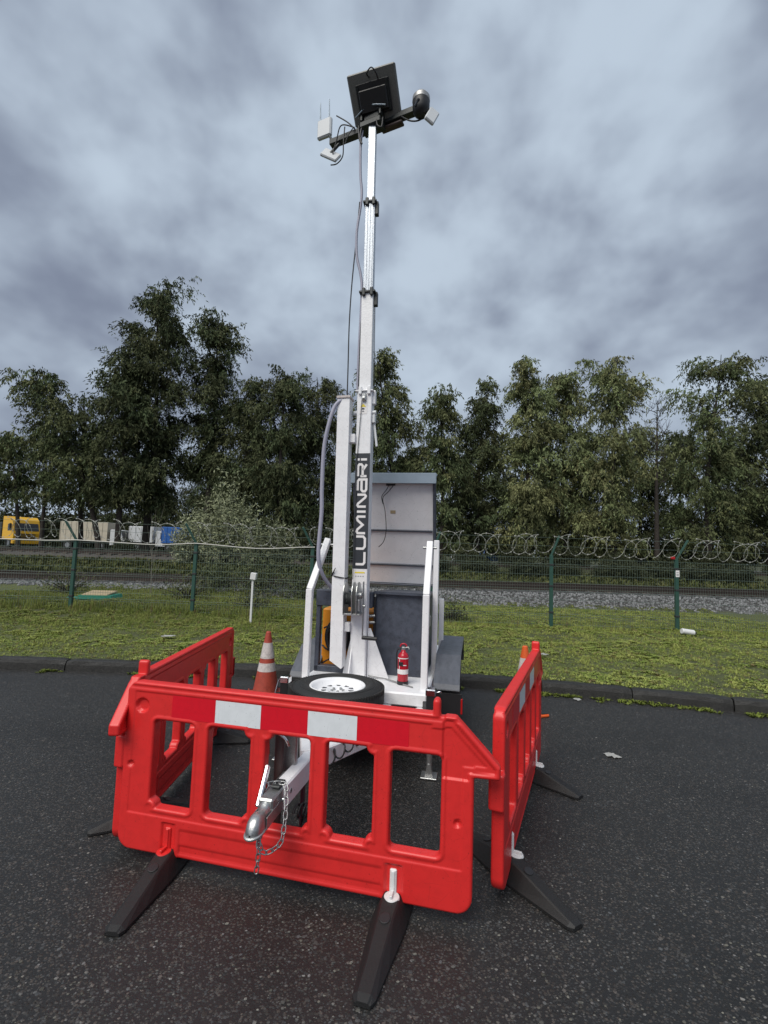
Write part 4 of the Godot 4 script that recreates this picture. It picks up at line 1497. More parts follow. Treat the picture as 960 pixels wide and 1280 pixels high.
	m.box(Vector3(-0.018, 0.60, -0.148), Vector3(0.0, 1.24, -0.12), 0.003)
	put("hinge_strip", m, M.black, t)
	for y in [1.06, 1.00]:
		m = MB.new()
		m.tube([Vector3(-0.09, y, -0.12), Vector3(-0.005, y + 0.008, -0.13)], 0.014, 10)
		put("hinge_pin", m, M.galv, t)
	# opened solar panel lid
	var pa := Vector3(0, 1.30, -0.965)
	var pb := Vector3(0, 2.425, -0.60)
	var pu := (pb - pa).normalized()
	var pn := Vector3(1, 0, 0).cross(pu)
	var pf := Transform3D(Basis(Vector3.RIGHT, pu, pn), pa)
	var pl := (pb - pa).length()
	m = MB.new()
	m.box(Vector3(-0.36, 0.02, -0.02), Vector3(0.447, pl - 0.01, -0.006), 0.002)
	var pan := put("solar_panel", m, M.back, t, pf)
	m = MB.new()
	for y in [0.22, 0.60]:
		m = MB.new()
		m.box(Vector3(-0.355, y, -0.0055), Vector3(0.442, y + 0.022, 0.014), 0.004)
		put("rib", m, M.grey, pan)
	m = MB.new()
	m.box(Vector3(-0.39, 0.0, -0.06), Vector3(-0.362, pl - 0.002, 0.02), 0.004)
	put("side_frame", m, M.grey, pan)
	m = MB.new()
	m.box(Vector3(0.449, 0.0, -0.06), Vector3(0.477, pl - 0.002, 0.02), 0.004)
	put("side_frame", m, M.grey, pan)
	m = MB.new()
	m.box(Vector3(-0.361, 0.0, -0.06), Vector3(0.448, 0.018, 0.02), 0.004)
	put("hinge_frame", m, M.grey, pan)
	m = MB.new()
	m.box(Vector3(-0.40, pl, -0.085), Vector3(0.487, pl + 0.02, 0.036), 0.006)
	m.xf = pf.inverse() * Transform3D(Basis(), pb)
	m.box(Vector3(-0.40, -0.075, 0.028), Vector3(0.487, 0.035, 0.048), 0.005)
	put("front_lip", m, M.lip, pan)
	m = MB.new()
	m.box(Vector3(-0.036, pl - 0.09, -0.005), Vector3(0.06, pl - 0.045, 0.022), 0.005)
	put("junction_box", m, M.black, pan)
	m = MB.new()
	m.box(Vector3(0.0, pl - 0.39, -0.0055), Vector3(0.055, pl - 0.355, -0.003), 0.001)
	put("rating_label", m, M.tan, pan)
	m = MB.new()
	m.tube(curve([Vector3(0.04, pl - 0.09, 0.012), Vector3(-0.01, pl - 0.15, 0.03), Vector3(-0.07, pl - 0.22, 0.03), Vector3(-0.05, pl - 0.36, 0.03), Vector3(-0.04, pl - 0.55, 0.05), Vector3(-0.07, pl - 0.68, 0.04), Vector3(-0.13, pl - 0.75, 0.03)]), 0.004, 6)
	put("panel_cable", m, M.black, pan)
	m = MB.new()
	m.tube(curve([Vector3(-0.01, pl - 0.09, 0.012), Vector3(-0.03, pl - 0.13, 0.03), Vector3(-0.08, pl - 0.20, 0.03), Vector3(-0.07, pl - 0.28, 0.03)]), 0.004, 6)
	put("panel_cable", m, M.black, pan)
	# mast, very slightly out of plumb
	var mx := Transform3D(Basis(Vector3.BACK, 0.0115), Vector3(-0.103, 0, 0))
	m = MB.new()
	m.box(Vector3(-0.069, 0.546, -0.07), Vector3(0.069, 3.12, 0.05), 0.006)
	put("mast_section", m, M.white, t, mx)
	m = MB.new()
	m.box(Vector3(-0.056, 3.12, -0.05), Vector3(0.056, 4.07, 0.04), 0.005)
	put("mast_section", m, M.white, t, mx)
	m = MB.new()
	m.box(Vector3(-0.047, 4.07, -0.042), Vector3(0.047, 4.98, 0.030), 0.004)
	for x in [-0.034, -0.008, 0.018]: m.box(Vector3(x, 4.08, 0.0305), Vector3(x + 0.016, 4.97, 0.036), 0.002)
	put("mast_section", m, M.alu, t, mx)
	m = MB.new()
	m.box(Vector3(-0.036, 4.98, -0.032), Vector3(0.036, 5.88, 0.026), 0.004)
	put("mast_section", m, M.alu, t, mx)
	for q in [[3.11, 0.085, 0.012, M.white], [4.06, 0.078, 0.02, M.dark], [4.965, 0.066, 0.02, M.dark]]:
		m = MB.new()
		var y: float = q[0]
		var w: float = q[1]
		m.box(Vector3(-w, y, -w), Vector3(w, y + q[2], w * 0.8), 0.004)
		for x in [-w * 0.62, w * 0.35]: m.box(Vector3(x, y - 0.03, w * 0.5), Vector3(x + 0.03, y + 0.045, w * 0.85), 0.005)
		m.box(Vector3(w * 0.7, y - 0.11, -0.03), Vector3(w + 0.012, y + 0.02, 0.02), 0.004)
		put("mast_collar", m, q[3], t, mx)
	m = MB.new()   # lifting cable down the front
	m.tube([Vector3(-0.016, 3.1, 0.062), Vector3(-0.05, 2.5, 0.058), Vector3(-0.055, 1.40, 0.075)], 0.003, 5)
	put("lifting_cable", m, M.dark, t, mx)
	m = MB.new()
	m.tube([Vector3(0.064, 4.05, -0.01), Vector3(0.075, 3.13, -0.01)], 0.003, 5)
	put("lifting_cable", m, M.dark, t, mx)
	m = MB.new()
	m.tube([Vector3(-0.066, 4.05, -0.0), Vector3(-0.07, 3.13, -0.0)], 0.006, 5)
	put("lifting_cable", m, M.dark, t, mx)
	m = MB.new()
	m.box(Vector3(-0.02, 3.02, 0.05), Vector3(0.02, 3.09, 0.075), 0.005)
	m.xf = Transform3D(Basis(Vector3.BACK, PI / 2), Vector3(0.0, 3.04, 0.066))
	m.lathe([[0.0, -0.01], [0.022, -0.01], [0.022, 0.01], [0.0, 0.01]], 14)
	put("pulley", m, M.galv, t, mx)
	m = MB.new()
	for x in [-0.085, 0.085]:
		m = MB.new()
		m.xf = Transform3D(Basis(Vector3.BACK, PI / 2), Vector3(x, 2.92, 0.01))
		m.lathe([[0.0, -0.02], [0.022, -0.02], [0.022, 0.02], [0.0, 0.02]], 8)
		put("side_bolt", m, M.vanwhite, t, mx)
	m = MB.new()
	m.box(Vector3(0.07, 2.82, -0.03), Vector3(0.10, 2.90, 0.03), 0.006)
	m.beam(Vector3(0.085, 2.84, 0.0), Vector3(0.12, 2.60, 0.02), 0.012, 0.022)
	put("locking_lever", m, M.vanwhite, t, mx)
	# stickers
	m = MB.new()
	m.box(Vector3(-0.045, 2.90, 0.0505), Vector3(0.03, 3.0, 0.052), 0.0004)
	var stk := put("warning_sticker", m, M.label, t, mx)
	m = MB.new()
	m.ext(PackedVector2Array([Vector2(-0.035, 2.965), Vector2(0.02, 2.965), Vector2(-0.008, 2.995)]), 0.0521, 0.053)
	put("yellow_mark", m, M.yellow, stk)
	m = MB.new()
	m.ext(PackedVector2Array([Vector2(-0.02, 2.94), Vector2(0.005, 2.94), Vector2(0.003, 2.955), Vector2(-0.018, 2.955)]), 0.0521, 0.053)
	put("dark_mark", m, M.ink, stk)
	m = MB.new()
	m.ext(PackedVector2Array([Vector2(-0.02, 2.92), Vector2(0.005, 2.92), Vector2(-0.007, 2.932)]), 0.0521, 0.053)
	put("dark_mark", m, M.ink, stk)
	m = MB.new()
	m.box(Vector3(-0.066, 1.36, 0.0505), Vector3(0.066, 1.49, 0.052), 0.0004)
	stk = put("warning_sticker", m, M.label, t, mx)
	m = MB.new()
	m.box(Vector3(-0.045, 1.455, 0.0522), Vector3(0.045, 1.468, 0.053), 0.0002)
	put("yellow_mark", m, M.yellow, stk)
	m = MB.new()
	for k in 4:
		m = MB.new()
		m.box(Vector3(-0.04 + k * 0.022, 1.425, 0.0522), Vector3(-0.028 + k * 0.022, 1.433, 0.053), 0.0002)
		put("print", m, M.galv, stk)
	# name panel with lettering that reads upwards
	m = MB.new()
	m.box(Vector3(-0.0675, 1.495, 0.0503), Vector3(0.0675, 2.535, 0.0525), 0.0004)
	var sg := put("name_panel", m, M.signink, t, mx)
	var G := {
		"L": [[[0, 1], [0, 0.16], [0.14, 0], [1, 0]]],
		"U": [[[0, 1], [0, 0.2], [0.17, 0], [0.83, 0], [1, 0.2], [1, 1]]],
		"M": [[[0, 0], [0, 0.86], [0.1, 0.98], [0.22, 0.9], [0.5, 0.3], [0.78, 0.9], [0.9, 0.98], [1, 0.86], [1, 0]]],
		"I": [[[0.5, 0], [0.5, 1]]],
		"N": [[[0, 0], [0, 0.86], [0.12, 0.98], [0.25, 0.9], [0.75, 0.1], [0.88, 0.02], [1, 0.14], [1, 1]]],
		"A": [[[0.08, 1], [0.85, 1], [1, 0.84], [1, 0], [0.16, 0], [0, 0.14], [0, 0.4], [0.14, 0.55], [0.9, 0.55]]],
		"R": [[[0, 0], [0, 0.7]], [[0, 1], [0.86, 1], [1, 0.86], [1, 0.62], [0.86, 0.46], [0.0, 0.46]], [[0.5, 0.46], [1, 0]]],
		"i": [[[0.5, 0], [0.5, 0.7]], [[0.5, 0.84], [0.5, 1.08]]],
	}
	var u := 1.535
	for ch in ["L", "U", "M", "I", "N", "A", "R", "i"]:
		var gw := 0.108
		if ch == "I" or ch == "i": gw = 0.03
		if ch == "M": gw = 0.148
		m = MB.new()
		for sx in G[ch]:
			var pts := []
			for q in sx:
				var lx: float = u + q[0] * gw if not (ch == "I" or ch == "i") else u + gw / 2.0
				pts.append(Vector2(0.040 - q[1] * 0.080, lx))
			stroke(m, pts, 0.021, 0.0526, 0.0536)
		put("letter", m, M.label, sg)
		u += gw + 0.030
	# gussets at the foot of the mast
	m = MB.new()
	m.ext(PackedVector2Array([Vector2(0.075, 0.546), Vector2(0.27, 0.546), Vector2(0.10, 0.97), Vector2(0.075, 0.97)]), -0.02, -0.008)
	put("gusset", m, M.white, t, mx)
	m = MB.new()
	m.ext(PackedVector2Array([Vector2(-0.075, 0.546), Vector2(-0.15, 0.546), Vector2(-0.075, 0.9)]), -0.02, -0.008)
	put("gusset", m, M.white, t, mx)
	m = MB.new()
	m.ext(PackedVector2Array([Vector2(-0.05, 0.546), Vector2(-0.16, 0.546), Vector2(-0.05, 0.80)]), -0.010, -0.002)
	put("gusset", m, M.white, t, mx * Transform3D(Basis(Vector3.UP, PI / 2), Vector3(-0.05, 0, 0.0)))
	# hinged side column with cut foot
	var cx := mx * Transform3D(Basis(), Vector3(-0.176, 0, 0.06))
	m = MB.new()
	m.ext(PackedVector2Array([Vector2(-0.056, 0.70), Vector2(0.045, 0.635), Vector2(0.056, 0.64), Vector2(0.056, 3.03), Vector2(-0.056, 3.03)]), -0.06, 0.06)
	put("side_column", m, M.white, t, cx)
	m = MB.new()
	m.box(Vector3(-0.066, 3.031, -0.07), Vector3(0.066, 3.055, 0.07), 0.004)
	put("column_cap", m, M.band, t, cx)
	for y in [0.985, 2.67]:
		m = MB.new()
		m.box(Vector3(0.057, y - 0.04, -0.045), Vector3(0.106, y + 0.04, 0.02), 0.004)
		put("column_bracket", m, M.white, t, cx)
	m = MB.new()   # tie round the column
	p = []
	for k in 25:
		var a := TAU * k / 24.0
		p.append(Vector3(cos(a) * 0.072 + 0.005, 1.42 - cos(a) * 0.012, sin(a) * 0.075).clamp(Vector3(-0.062, 0, -0.066), Vector3(0.062, 9, 0.066)))
	m.tube(p, 0.006, 5, false)
	m.tube([Vector3(-0.06, 1.43, 0.06), Vector3(-0.02, 1.50, 0.085)], 0.009, 5, true, 0.003)
	put("cable_tie", m, M.black, t, cx)
	# winch
	var wx := mx * Transform3D(Basis(), Vector3(-0.01, 1.24, 0.05))
	for x in [-0.085, -0.01, 0.03]:
		m = MB.new()
		var poly := PackedVector2Array()
		var big: bool = x > -0.05
		for k in 13:
			var a := PI * k / 12.0
			poly.append(Vector2(cos(a) * (0.095 if big else 0.09), 0.04 + sin(a) * 0.105))
		poly.append(Vector2(-0.085, -0.12))
		poly.append(Vector2(0.085, -0.12))
		m.ext(poly, -0.003, 0.003)
		put("winch_plate", m, M.galv, t, wx * Transform3D(Basis(Vector3.UP, -PI / 2), Vector3(x, 0, 0.095)))
	m = MB.new()
	m.xf = Transform3D(Basis(Vector3.BACK, PI / 2), Vector3(-0.048, 0.0, 0.095))
	m.lathe([[0.0, -0.034], [0.05, -0.034], [0.05, -0.018], [0.055, -0.01], [0.05, -0.002], [0.055, 0.006], [0.05, 0.014], [0.05, 0.034], [0.0, 0.034]], 20)
	put("winch_drum", m, M.dark, t, wx)
	m = MB.new()
	m.xf = Transform3D(Basis(Vector3.BACK, PI / 2), Vector3(0.045, 0.03, 0.10))
	m.lathe([[0.0, -0.02], [0.022, -0.02], [0.03, -0.012], [0.03, 0.012], [0.0, 0.014]], 18)
	put("gear_hub", m, M.galv, t, wx)
	m = MB.new()
	m.box(Vector3(0.033, -0.10, 0.13), Vector3(0.056, 0.0, 0.165), 0.01)
	put("gear_cover", m, M.galv, t, wx)
	m = MB.new()
	m.box(Vector3(-0.09, -0.135, 0.0), Vector3(0.06, -0.12, 0.17), 0.003)
	put("winch_base", m, M.galv, t, wx)
	m = MB.new()
	m.box(Vector3(0.068, -0.34, 0.085), Vector3(0.076, 0.15, 0.115), 0.003)
	m.xf = Transform3D(Basis(Vector3.BACK, PI / 2), Vector3(0.078, -0.06, 0.10))
	m.lathe([[0.0, -0.012], [0.014, -0.012], [0.014, 0.012], [0.0, 0.012]], 8)
	put("winch_crank", m, M.galv, t, wx)
	m = MB.new()
	m.tube([Vector3(0.07, -0.325, 0.10), Vector3(0.20, -0.33, 0.10)], 0.017, 12)
	put("crank_grip", m, M.black, t, wx)
	# head of the mast
	var hx := mx * Transform3D(Basis(Vector3.UP, deg_to_rad(-14.0)), Vector3(0, 5.86, 0))
	m = MB.new()
	m.box(Vector3(-0.53, -0.03, -0.12), Vector3(0.47, 0.03, -0.05), 0.004)
	put("cross_bar", m, M.dark, t, hx)
	m = MB.new()
	m.box(Vector3(-0.12, -0.09, -0.09), Vector3(0.10, -0.032, 0.05), 0.006)
	m.box(Vector3(-0.08, -0.03, -0.049), Vector3(0.08, 0.10, 0.04), 0.006)
	m.tube([Vector3(-0.13, 0.04, 0.05), Vector3(0.13, 0.04, 0.05)], 0.012, 8)
	for x in [-0.1, 0.1]: m.box(Vector3(x - 0.01, -0.03, -0.045), Vector3(x + 0.01, 0.10, 0.06), 0.003)
	put("mast_head_bracket", m, M.dark, t, hx)
	m = MB.new()
	m.box(Vector3(0.05, -0.075, -0.13), Vector3(0.28, -0.05, -0.06), 0.008)
	put("bracket_tray", m, M.brown, t, hx)
	# floodlight seen from behind
	var fx := hx * Transform3D(Basis(Vector3.UP, deg_to_rad(7.0)) * Basis(Vector3.RIGHT, deg_to_rad(42.0)), Vector3(0.035, 0.0, -0.03)).scaled_local(Vector3(0.92, 0.73, 1))
	m = MB.new()
	m.box(Vector3(-0.26, -0.02, -0.05), Vector3(0.26, 0.52, -0.005), 0.016)
	var fl := put("floodlight", m, M.floodback, t, fx)
	m = MB.new()
	m.box(Vector3(-0.255, -0.012, -0.066), Vector3(0.255, 0.512, -0.051), 0.006)
	put("lens", m, M.lamp, fl)
	m = MB.new()
	m.box(Vector3(-0.18, 0.06, -0.0045), Vector3(0.18, 0.40, 0.012), 0.004)
	put("back_recess", m, M.black, fl)
	m = MB.new()
	m.box(Vector3(-0.15, 0.09, 0.0125), Vector3(0.15, 0.33, 0.045), 0.012)
	put("driver_box", m, M.black, fl)
	m = MB.new()
	for x in [-0.165, -0.155, 0.155, 0.165]:
		m = MB.new()
		m.box(Vector3(x - 0.003, 0.07, 0.0125), Vector3(x + 0.003, 0.39, 0.03), 0.001)
		put("fin", m, M.dark, fl)
	m = MB.new()
	m.tube(curve([Vector3(-0.02, 0.44, 0.0), Vector3(-0.03, 0.48, 0.03), Vector3(0.03, 0.52, 0.05), Vector3(0.07, 0.46, 0.05), Vector3(0.08, 0.38, 0.03)]), 0.007, 7)
	put("supply_cable", m, M.black, fl)
	# router with two rods at the left end
	m = MB.new()
	m.box(Vector3(-0.70, -0.01, -0.15), Vector3(-0.53, 0.20, -0.10), 0.014)
	var ro := put("router_box", m, M.vanwhite, t, hx * Transform3D(Basis(), Vector3(-0.01, 0.13, 0.02)))
	m = MB.new()
	m.beam(Vector3(-0.50, -0.13, -0.11), Vector3(-0.56, 0.02, -0.125), 0.03, 0.02)
	put("bracket", m, M.dark, ro)
	for x in [-0.675, -0.565]:
		m = MB.new()
		m.tube([Vector3(x, 0.20, -0.125), Vector3(x - 0.005, 0.42, -0.125)], 0.008, 8, true, 0.004)
		put("rod_antenna", m, M.lip, ro)
	for s in [-1.0, 1.0]:
		var x := -0.50 if s < 0 else 0.60
		m = MB.new()
		var yy := -0.17 if s < 0 else -0.19
		if s < 0:
			m.xf = Transform3D(Basis.from_euler(Vector3(-0.3, 0.5, -0.5)), Vector3(x, yy, -0.04))
			m.box(Vector3(-0.095, -0.06, -0.016), Vector3(0.095, 0.06, 0.016), 0.012)
		else:
			m.xf = Transform3D(Basis.from_euler(Vector3(-0.2, 0.9, -0.45)), Vector3(x, yy, -0.02))
			m.box(Vector3(-0.05, -0.10, -0.016), Vector3(0.05, 0.10, 0.016), 0.012)
		var an := put("panel_antenna", m, M.vanwhite, t, hx)
		m = MB.new()
		m.tube([Vector3(x, yy + 0.02, -0.04), Vector3(x - s * 0.09, -0.02, -0.085)], 0.016, 8)
		put("antenna_arm", m, M.dark, an)
	# dome camera at the right end
	m = MB.new()
	m.xf = hx.inverse() * hx
	m.xf = Transform3D(Basis(), Vector3(0.50, -0.085, 0.0))
	m.lathe([[0.0, -0.085], [0.035, -0.08], [0.062, -0.06], [0.078, -0.025], [0.08, 0.02], [0.08, 0.055]], 22, true)
	var dc := put("dome_camera", m, M.black, t, hx)
	m = MB.new()
	m.xf = Transform3D(Basis(), Vector3(0.50, -0.085, 0.0))
	m.lathe([[0.08, 0.055], [0.083, 0.06], [0.081, 0.10], [0.06, 0.13], [0.0, 0.138]], 22)
	put("camera_housing", m, M.alu_dull, dc)
	m = MB.new()
	m.xf = Transform3D(Basis.from_euler(Vector3(0.3, 0, 0.9)), Vector3(0.49, -0.095, 0.072))
	m.box(Vector3(-0.035, -0.012, -0.01), Vector3(0.035, 0.012, 0.012), 0.006)
	put("camera_lens", m, M.glass, dc)
	# cables at the head
	m = MB.new()
	m.tube(curve([Vector3(-0.22, 0.01, -0.04), Vector3(-0.30, 0.10, -0.02), Vector3(-0.42, 0.20, 0.0)]), 0.006, 6)
	put("head_cable", m, M.black, t, hx)
	m = MB.new()
	m.tube(curve([Vector3(-0.22, 0.02, -0.03), Vector3(-0.36, 0.07, 0.0), Vector3(-0.43, -0.05, -0.03), Vector3(-0.47, -0.17, -0.03)]), 0.006, 6)
	put("head_cable", m, M.black, t, hx)
	m = MB.new()
	m.tube(curve([Vector3(-0.33, 0.06, -0.02), Vector3(-0.34, -0.10, -0.02), Vector3(-0.35, -0.24, -0.03), Vector3(-0.42, -0.29, -0.04), Vector3(-0.50, -0.27, -0.05)]), 0.006, 6)
	put("head_cable", m, M.black, t, hx)
	m = MB.new()
	m.tube(curve([Vector3(-0.23, 0.03, -0.03), Vector3(-0.27, -0.06, 0.0), Vector3(-0.31, -0.15, 0.0)]), 0.005, 6)
	put("head_cable", m, M.black, t, hx)
	m = MB.new()
	m.tube(curve([Vector3(0.28, -0.04, -0.05), Vector3(0.38, -0.14, -0.03), Vector3(0.48, -0.17, -0.03), Vector3(0.58, -0.10, -0.05)]), 0.007, 6)
	put("head_cable", m, M.black, t, hx)
	m = MB.new()
	m.tube(curve([Vector3(-0.10, -0.05, 0.03), Vector3(-0.11, -0.18, 0.05), Vector3(-0.09, -0.27, 0.05), Vector3(-0.12, -0.20, 0.05), Vector3(-0.14, -0.05, 0.03)]), 0.009, 6)
	put("head_cable", m, M.black, t, hx)
	m = MB.new()
	m.tube(curve([Vector3(0.06, -0.06, 0.04), Vector3(0.08, -0.15, 0.06), Vector3(0.12, -0.17, 0.05), Vector3(0.12, -0.06, 0.03)]), 0.009, 6)
	put("head_cable", m, M.black, t, hx)
	m = MB.new()
	m.tube(curve([Vector3(-0.16, 0.02, 0.06), Vector3(-0.07, 0.05, 0.08), Vector3(0.0, 0.07, 0.08), Vector3(0.07, 0.05, 0.08), Vector3(0.16, 0.03, 0.06)]), 0.008, 6)
	put("grey_head_cable", m, M.lip, t, hx)
	m = MB.new()
	m.tube(curve([Vector3(-0.27, 5.80, -0.02), Vector3(-0.285, 5.62, 0.0), Vector3(-0.275, 5.3, 0.0), Vector3(-0.255, 5.11, 0.0), Vector3(-0.262, 4.95, 0.0), Vector3(-0.288, 4.70, 0.0), Vector3(-0.278, 4.46, 0.0), Vector3(-0.235, 4.28, 0.0), Vector3(-0.215, 4.10, 0.0), Vector3(-0.222, 3.6, -0.01), Vector3(-0.225, 3.15, -0.02)]), 0.013, 8)
	put("grey_mast_cable", m, M.cable, t)
	m = MB.new()
	m.tube(curve([Vector3(-0.268, 5.0, 0.01), Vector3(-0.29, 4.62, 0.0), Vector3(-0.315, 4.2, 0.0), Vector3(-0.325, 3.8, 0.0), Vector3(-0.32, 3.4, 0.0), Vector3(-0.31, 3.05, 0.02)]), 0.006, 6)
	put("thin_mast_cable", m, M.black, t)
	m = MB.new()
	m.tube(curve([Vector3(-0.33, 3.02, 0.10), Vector3(-0.385, 2.96, 0.13), Vector3(-0.43, 2.80, 0.15), Vector3(-0.469, 2.56, 0.15), Vector3(-0.472, 2.2, 0.15), Vector3(-0.465, 1.98, 0.15), Vector3(-0.476, 1.60, 0.15), Vector3(-0.445, 1.43, 0.10), Vector3(-0.385, 1.30, -0.02), Vector3(-0.34, 1.25, -0.05)]), 0.018, 10)
	put("grey_hose", m, M.cable, t)
	m = MB.new()
	m.tube(curve([Vector3(-0.40, 2.32, -0.3), Vector3(-0.42, 2.1, -0.28), Vector3(-0.46, 1.9, -0.25), Vector3(-0.43, 1.6, -0.25), Vector3(-0.38, 1.45, -0.25)]), 0.012, 8)
	put("brown_hose", m, M.brown, t)
	m = MB.new()
	m.tube([Vector3(-0.02, 0.565, 0.0), Vector3(0.15, 0.56, 0.04), Vector3(0.40, 0.553, 0.20)], 0.006, 6)
	put("floor_cable", m, M.alu_dull, t)

	# things that stand or hang on the trailer
	var g := thing("orange_equipment_box", "orange steel box behind the mast with a black hose coiled on it", "generator", tw(Vector3(-0.285, 0.546, -0.55)), yaw)
	m = MB.new()
	m.box(Vector3(-0.27, 0.0, -0.3), Vector3(0.255, 0.545, 0.26), 0.015)
	put("housing", m, M.orange, g)
	m = MB.new()
	m.box(Vector3(0.09, 0.05, 0.2605), Vector3(0.24, 0.50, 0.268), 0.003)
	put("access_door", m, M.orange, g)
	m = MB.new()
	for k in 7:
		p = []
		for q in 25:
			var a := TAU * q / 24.0
			p.append(Vector3(-0.085 + cos(a) * (0.10 + 0.008 * (k % 3)), 0.30 + sin(a) * (0.17 - 0.012 * (k % 4)), 0.28 + k * 0.014 + 0.006 * sin(a * 2.0 + k)))
		m = MB.new()
		m.tube(p, 0.012, 6, false)
		put("hose_loop", m, M.black, g)
	m = MB.new()
	m.tube(curve([Vector3(-0.24, 0.36, 0.29), Vector3(-0.2, 0.38, 0.3), Vector3(-0.15, 0.36, 0.3)]), 0.008, 6)
	put("cable", m, M.black, g)
	m = MB.new()
	m.tube(curve([Vector3(-0.25, 0.2, 0.29), Vector3(-0.2, 0.17, 0.31), Vector3(-0.12, 0.14, 0.3), Vector3(0.0, 0.08, 0.3)]), 0.008, 6)
	put("cable", m, M.black, g)
	m = MB.new()
	m.tube(curve([Vector3(-0.25, 0.03, 0.28), Vector3(-0.15, 0.09, 0.31), Vector3(-0.05, 0.13, 0.3)]), 0.008, 6)
	put("cable", m, M.black, g)

	var sp := thing("spare_wheel", "spare wheel with white rim lying flat at the front of the trailer", "wheel", tw(Vector3(-0.125, 0.466, 0.60)), yaw)
	m = MB.new()
	m.lathe([[0.205, 0.0], [0.29, 0.0], [0.342, 0.03], [0.357, 0.06], [0.357, 0.125], [0.344, 0.158], [0.305, 0.178], [0.25, 0.182], [0.217, 0.17], [0.205, 0.15]], 72, true)
	var ty := put("tyre", m, M.rubber, sp)
	m = MB.new()
	for k in 90:
		var a := TAU * k / 90.0
		m.xf = Transform3D(Basis(Vector3.UP, a), Vector3(cos(a) * 0.351, 0.142, -sin(a) * 0.351))
		m.box(Vector3(-0.011, -0.024, -0.006), Vector3(0.006, 0.022, 0.006), 0.002)
	for rr in [0.268, 0.285]:
		m.xf = Transform3D()
		p = []
		for k in 65: p.append(Vector3(cos(TAU * k / 64.0) * rr, 0.180, sin(TAU * k / 64.0) * rr))
		m.tube(p, 0.0025, 5, false)
	put("tread", m, M.rubber, ty).set_meta("kind", "stuff")
	m = MB.new()
	m.lathe([[0.0, 0.118], [0.055, 0.118], [0.070, 0.136], [0.12, 0.132], [0.150, 0.105], [0.172, 0.115], [0.184, 0.155], [0.197, 0.165], [0.208, 0.172], [0.214, 0.164], [0.206, 0.15]].duplicate(), 56, true)
	# lathe runs outwards here, so turn its normals up
	for i in m.n.size(): m.n[i] = -m.n[i]
	for i in range(0, m.idx.size(), 3):
		var q := m.idx[i + 1]; m.idx[i + 1] = m.idx[i + 2]; m.idx[i + 2] = q
	var rim := put("rim", m, M.whiterim if M.has("whiterim") else M.white, sp)
	for k in 10: put("vent_hole", vent_disc(k), M.ink, rim)
	for k in 5:
		m = MB.new()
		var a := TAU * k / 5.0
		m.xf = Transform3D(Basis(), Vector3(cos(a) * 0.045, 0.116, sin(a) * 0.045))
		m.lathe([[0.011, 0.0], [0.011, 0.02], [0.0, 0.022]], 6)
		put("wheel_nut", m, M.galv, rim)

	var ex := thing("fire_extinguisher", "small red fire extinguisher standing on the trailer deck by the cabinet", "fire extinguisher", tw(Vector3(0.30, 0.5455, 0.10)), yaw)
	ex.scale = Vector3.ONE * 0.95
	m = MB.new()
	m.lathe([[0.046, 0.03], [0.048, 0.034], [0.048, 0.235], [0.044, 0.255], [0.032, 0.272], [0.02, 0.28], [0.018, 0.30], [0.0, 0.30]], 30, true)
	put("bottle", m, M.exred, ex)
	m = MB.new()
	m.lathe([[0.0, 0.0], [0.049, 0.0], [0.050, 0.006], [0.050, 0.03], [0.046, 0.031]], 26)
	put("base_cup", m, M.black, ex)
	m = MB.new()
	m.lathe([[0.0484, 0.094], [0.0486, 0.095], [0.0486, 0.134], [0.0484, 0.135]], 30)
	put("label_band", m, M.label, ex)
	m = MB.new()
	m.lathe([[0.0484, 0.226], [0.0486, 0.2265], [0.0486, 0.2335], [0.0484, 0.234]], 30)
	put("label_band", m, M.label, ex)
	for a in [[-0.62, 0.134, 0.228, 0.10], [-0.1, 0.168, 0.176, 0.9]]:
		var n := 8
		m = MB.new()
		for k in n:
			var t0: float = PI / 2 - a[0] - a[3] * k / n
			var t1: float = PI / 2 - a[0] - a[3] * (k + 1) / n
			m.quad(Vector3(cos(t1), 0, sin(t1)) * 0.0488 + Vector3(0, a[1], 0), Vector3(cos(t0), 0, sin(t0)) * 0.0488 + Vector3(0, a[1], 0), Vector3(cos(t0), 0, sin(t0)) * 0.0488 + Vector3(0, a[2], 0), Vector3(cos(t1), 0, sin(t1)) * 0.0488 + Vector3(0, a[2], 0))
		put("label_line", m, M.label, ex)
	m = MB.new()
	m.xf = Transform3D(Basis(Vector3.UP, -0.5), Vector3())
	m.box(Vector3(-0.012, 0.165, 0.0415), Vector3(0.03, 0.20, 0.0495), 0.001)
	put("label_patch", m, M.black, ex)
	m = MB.new()
	m.tube(curve([Vector3(-0.02, 0.31, 0), Vector3(-0.055, 0.29, 0.0), Vector3(-0.06, 0.20, 0), Vector3(-0.056, 0.12, 0)]), 0.006, 7)
	put("hose", m, M.black, ex)
	m = MB.new()
	m.box(Vector3(-0.016, 0.295, -0.016), Vector3(0.016, 0.325, 0.016), 0.004)
	m.tube([Vector3(0.0, 0.312, 0.0), Vector3(0.045, 0.325, 0.0), Vector3(0.05, 0.305, 0.0)], 0.006, 6)
	put("valve", m, M.galv, ex)
	m = MB.new()
	m.tube(curve([Vector3(-0.03, 0.325, 0.0), Vector3(-0.02, 0.345, 0.0), Vector3(0.0, 0.352, 0.0), Vector3(0.02, 0.345, 0.0), Vector3(0.028, 0.33, 0.0)]), 0.007, 7)
	put("handle", m, M.exred, ex)

	# safety chain over the hitch
	var chn := thing("safety_chain", "steel chain draped over the tow hitch in front of the red barrier", "chain", tw(Vector3(-0.04, 0.2, 1.95)), yaw)
